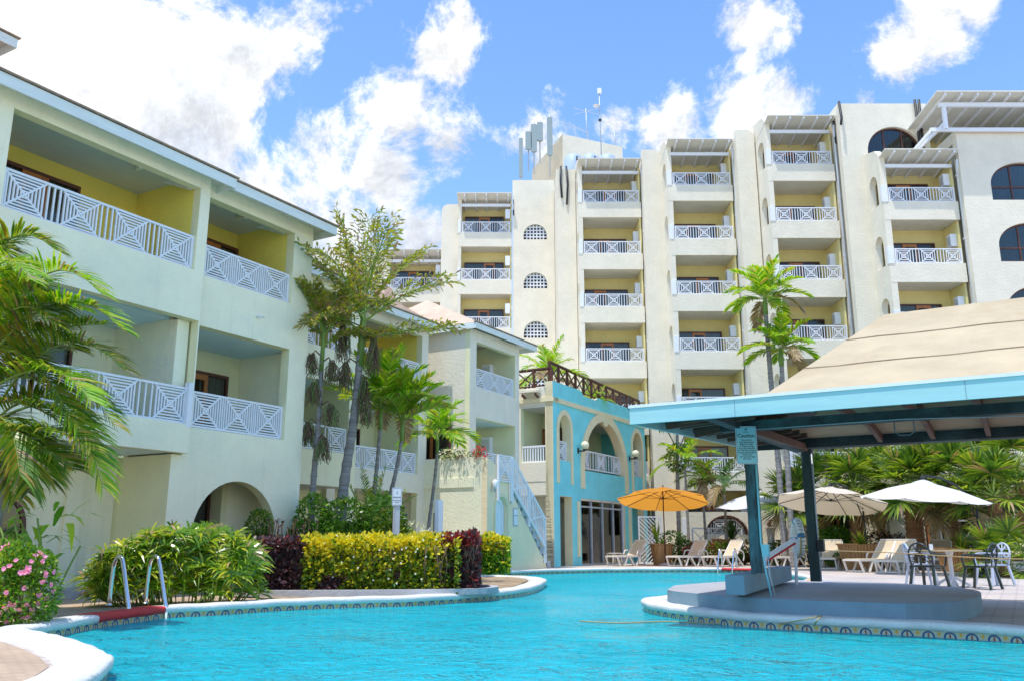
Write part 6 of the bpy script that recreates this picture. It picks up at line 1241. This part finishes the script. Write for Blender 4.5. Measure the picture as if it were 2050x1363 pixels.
d = door_mb(3.2, 2.3, leaf=(.0, .36)).build('patio_door', ht, (atY(1853, 1050, 33.1).x, 33.1 - 44, .1)); d2 = door_mb(1.6, 2.2, leaf=(.3, .6)).build('patio_door', ht, (atY(1632, 1050, 35.9).x, 35.9 - 44, .2))
# ---------------- roof equipment on the hotel
def roofobj(nm, b, lab, cat, loc, grp=None, rz=0): return b.build(nm, None, loc, (0, 0, rz), lab, cat, grp)
M['tankm'] = mat('pale blue water tank', (.42, .52, .66), .5, .08, 2)
for k, x in enumerate((1148, 1182, 1216)):
    p = atY(x, 335, 50); b = MB(); b.lathe([(.0, 1.3), (.42, 1.22), (.58, 1.0), (.62, .0)], (0, 0, 0), 'tankm', 24); b.build('water_tank', None, (p.x, 50, p.z - .5), (0, 0, 0), ['pale blue roof water tank, the left one of three', 'pale blue roof water tank, the middle one of three', 'pale blue roof water tank, the right one of three'][k], 'tank', 'water tanks on the hotel roof')
b = MB(); p = atY(1155, 322, 49.2); q = atY(1227, 322, 49.2); b.tube([p, q], .05, 'black', 6); b.tube([p, p + Vector((0, 0, .3))], .05, 'black', 6); b.tube([(p + q) / 2, (p + q) / 2 + Vector((0, 0, .3))], .05, 'black', 6); b.build('tank_pipe', label='black pipe running across the three roof tanks', cat='pipe')
M['panel'] = mat('antenna panel', (.30, .37, .37), .5, .05, 3)
AN = [(1043, 278, 355, 6, 'narrow panel antenna leftmost on the roof mast'), (1058, 265, 300, 9, 'short panel antenna second from the left'), (1069, 250, 305, 9, 'pale panel antenna above the curved roof, third from left'), (1081, 246, 283, 9, 'short wide panel antenna high beside the mast'), (1101, 236, 312, 8, 'tall panel antenna rightmost of the cluster')]
for (x, y0, y1, w, lb) in AN:
    a = atY(x, y0, 51); c = atY(x, y1, 51); h = a.z - c.z; ww = w / 1776 * 53 * 1.45; ro = empty('panel_antenna', (c.x, 51, c.z), 0, lb, 'antenna', 'panel antennas on the hotel roof')
    b = MB(); b.plate([(px - ww / 2, pz) for px, pz in rrect(ww, h, ww * .3)], [], -.1, .1, 'panel'); b.build('panel', ro); b = MB(); b.tube([(0, .2, -1.4), (0, .2, h + .3)], .045, 'greymetal', 6); b.box(-.04, .04, .1, .2, h * .2, h * .2 + .08, 'greymetal'); b.box(-.04, .04, .1, .2, h * .8, h * .8 + .08, 'greymetal'); b.build('mast', ro)
def mast(x, yt, yb_, Y, kind, lab):
    a = atY(x, yt, Y); c = atY(x + 3, yb_, Y); h = a.z - c.z; b = MB(); b.tube([(0, 0, 0), (-.05, 0, h)], .035, 'greymetal', 6)
    if kind == 'yagi':
        for s, z in ((1, h - .2), (-1, h - .2)): b.beam((-.9, 0, z - s * .25), (.9, 0, z + s * .25), .03, .03, 'greymetal')
        b.beam((-1.5, 0, h - 1.0), (.1, 0, h - 1.8), .04, .04, 'greymetal')
        for k in range(6): q = Vector((-1.5, 0, h - 1.0)).lerp(Vector((.1, 0, h - 1.8)), k / 5); b.beam(q + Vector((-.05, 0, -.25)), q + Vector((.05, 0, .25)), .025, .025, 'greymetal')
    if kind == 'dish': b.lathe([(0, 0), (.15, .03), (.22, .1)], (-.25, 0, h - 1.3), 'white', 12); b.box(-.15, .1, -.08, .08, h - .35, h, 'white'); b.box(-.12, .06, -.06, .06, h - 2.3, h - 2.15, 'black')
    b.build('antenna_mast', None, (c.x, Y, c.z), (0, 0, 0), lab, 'antenna')
mast(1173, 218, 295, 53, 'yagi', 'thin television aerial mast with crossed rods on the roof tower'); mast(1201, 178, 312, 50.5, 'dish', 'tallest thin mast with small white dish above the water tanks'); mast(1229, 262, 296, 53, 'x', 'short thin rod at the right end of the roof tower')
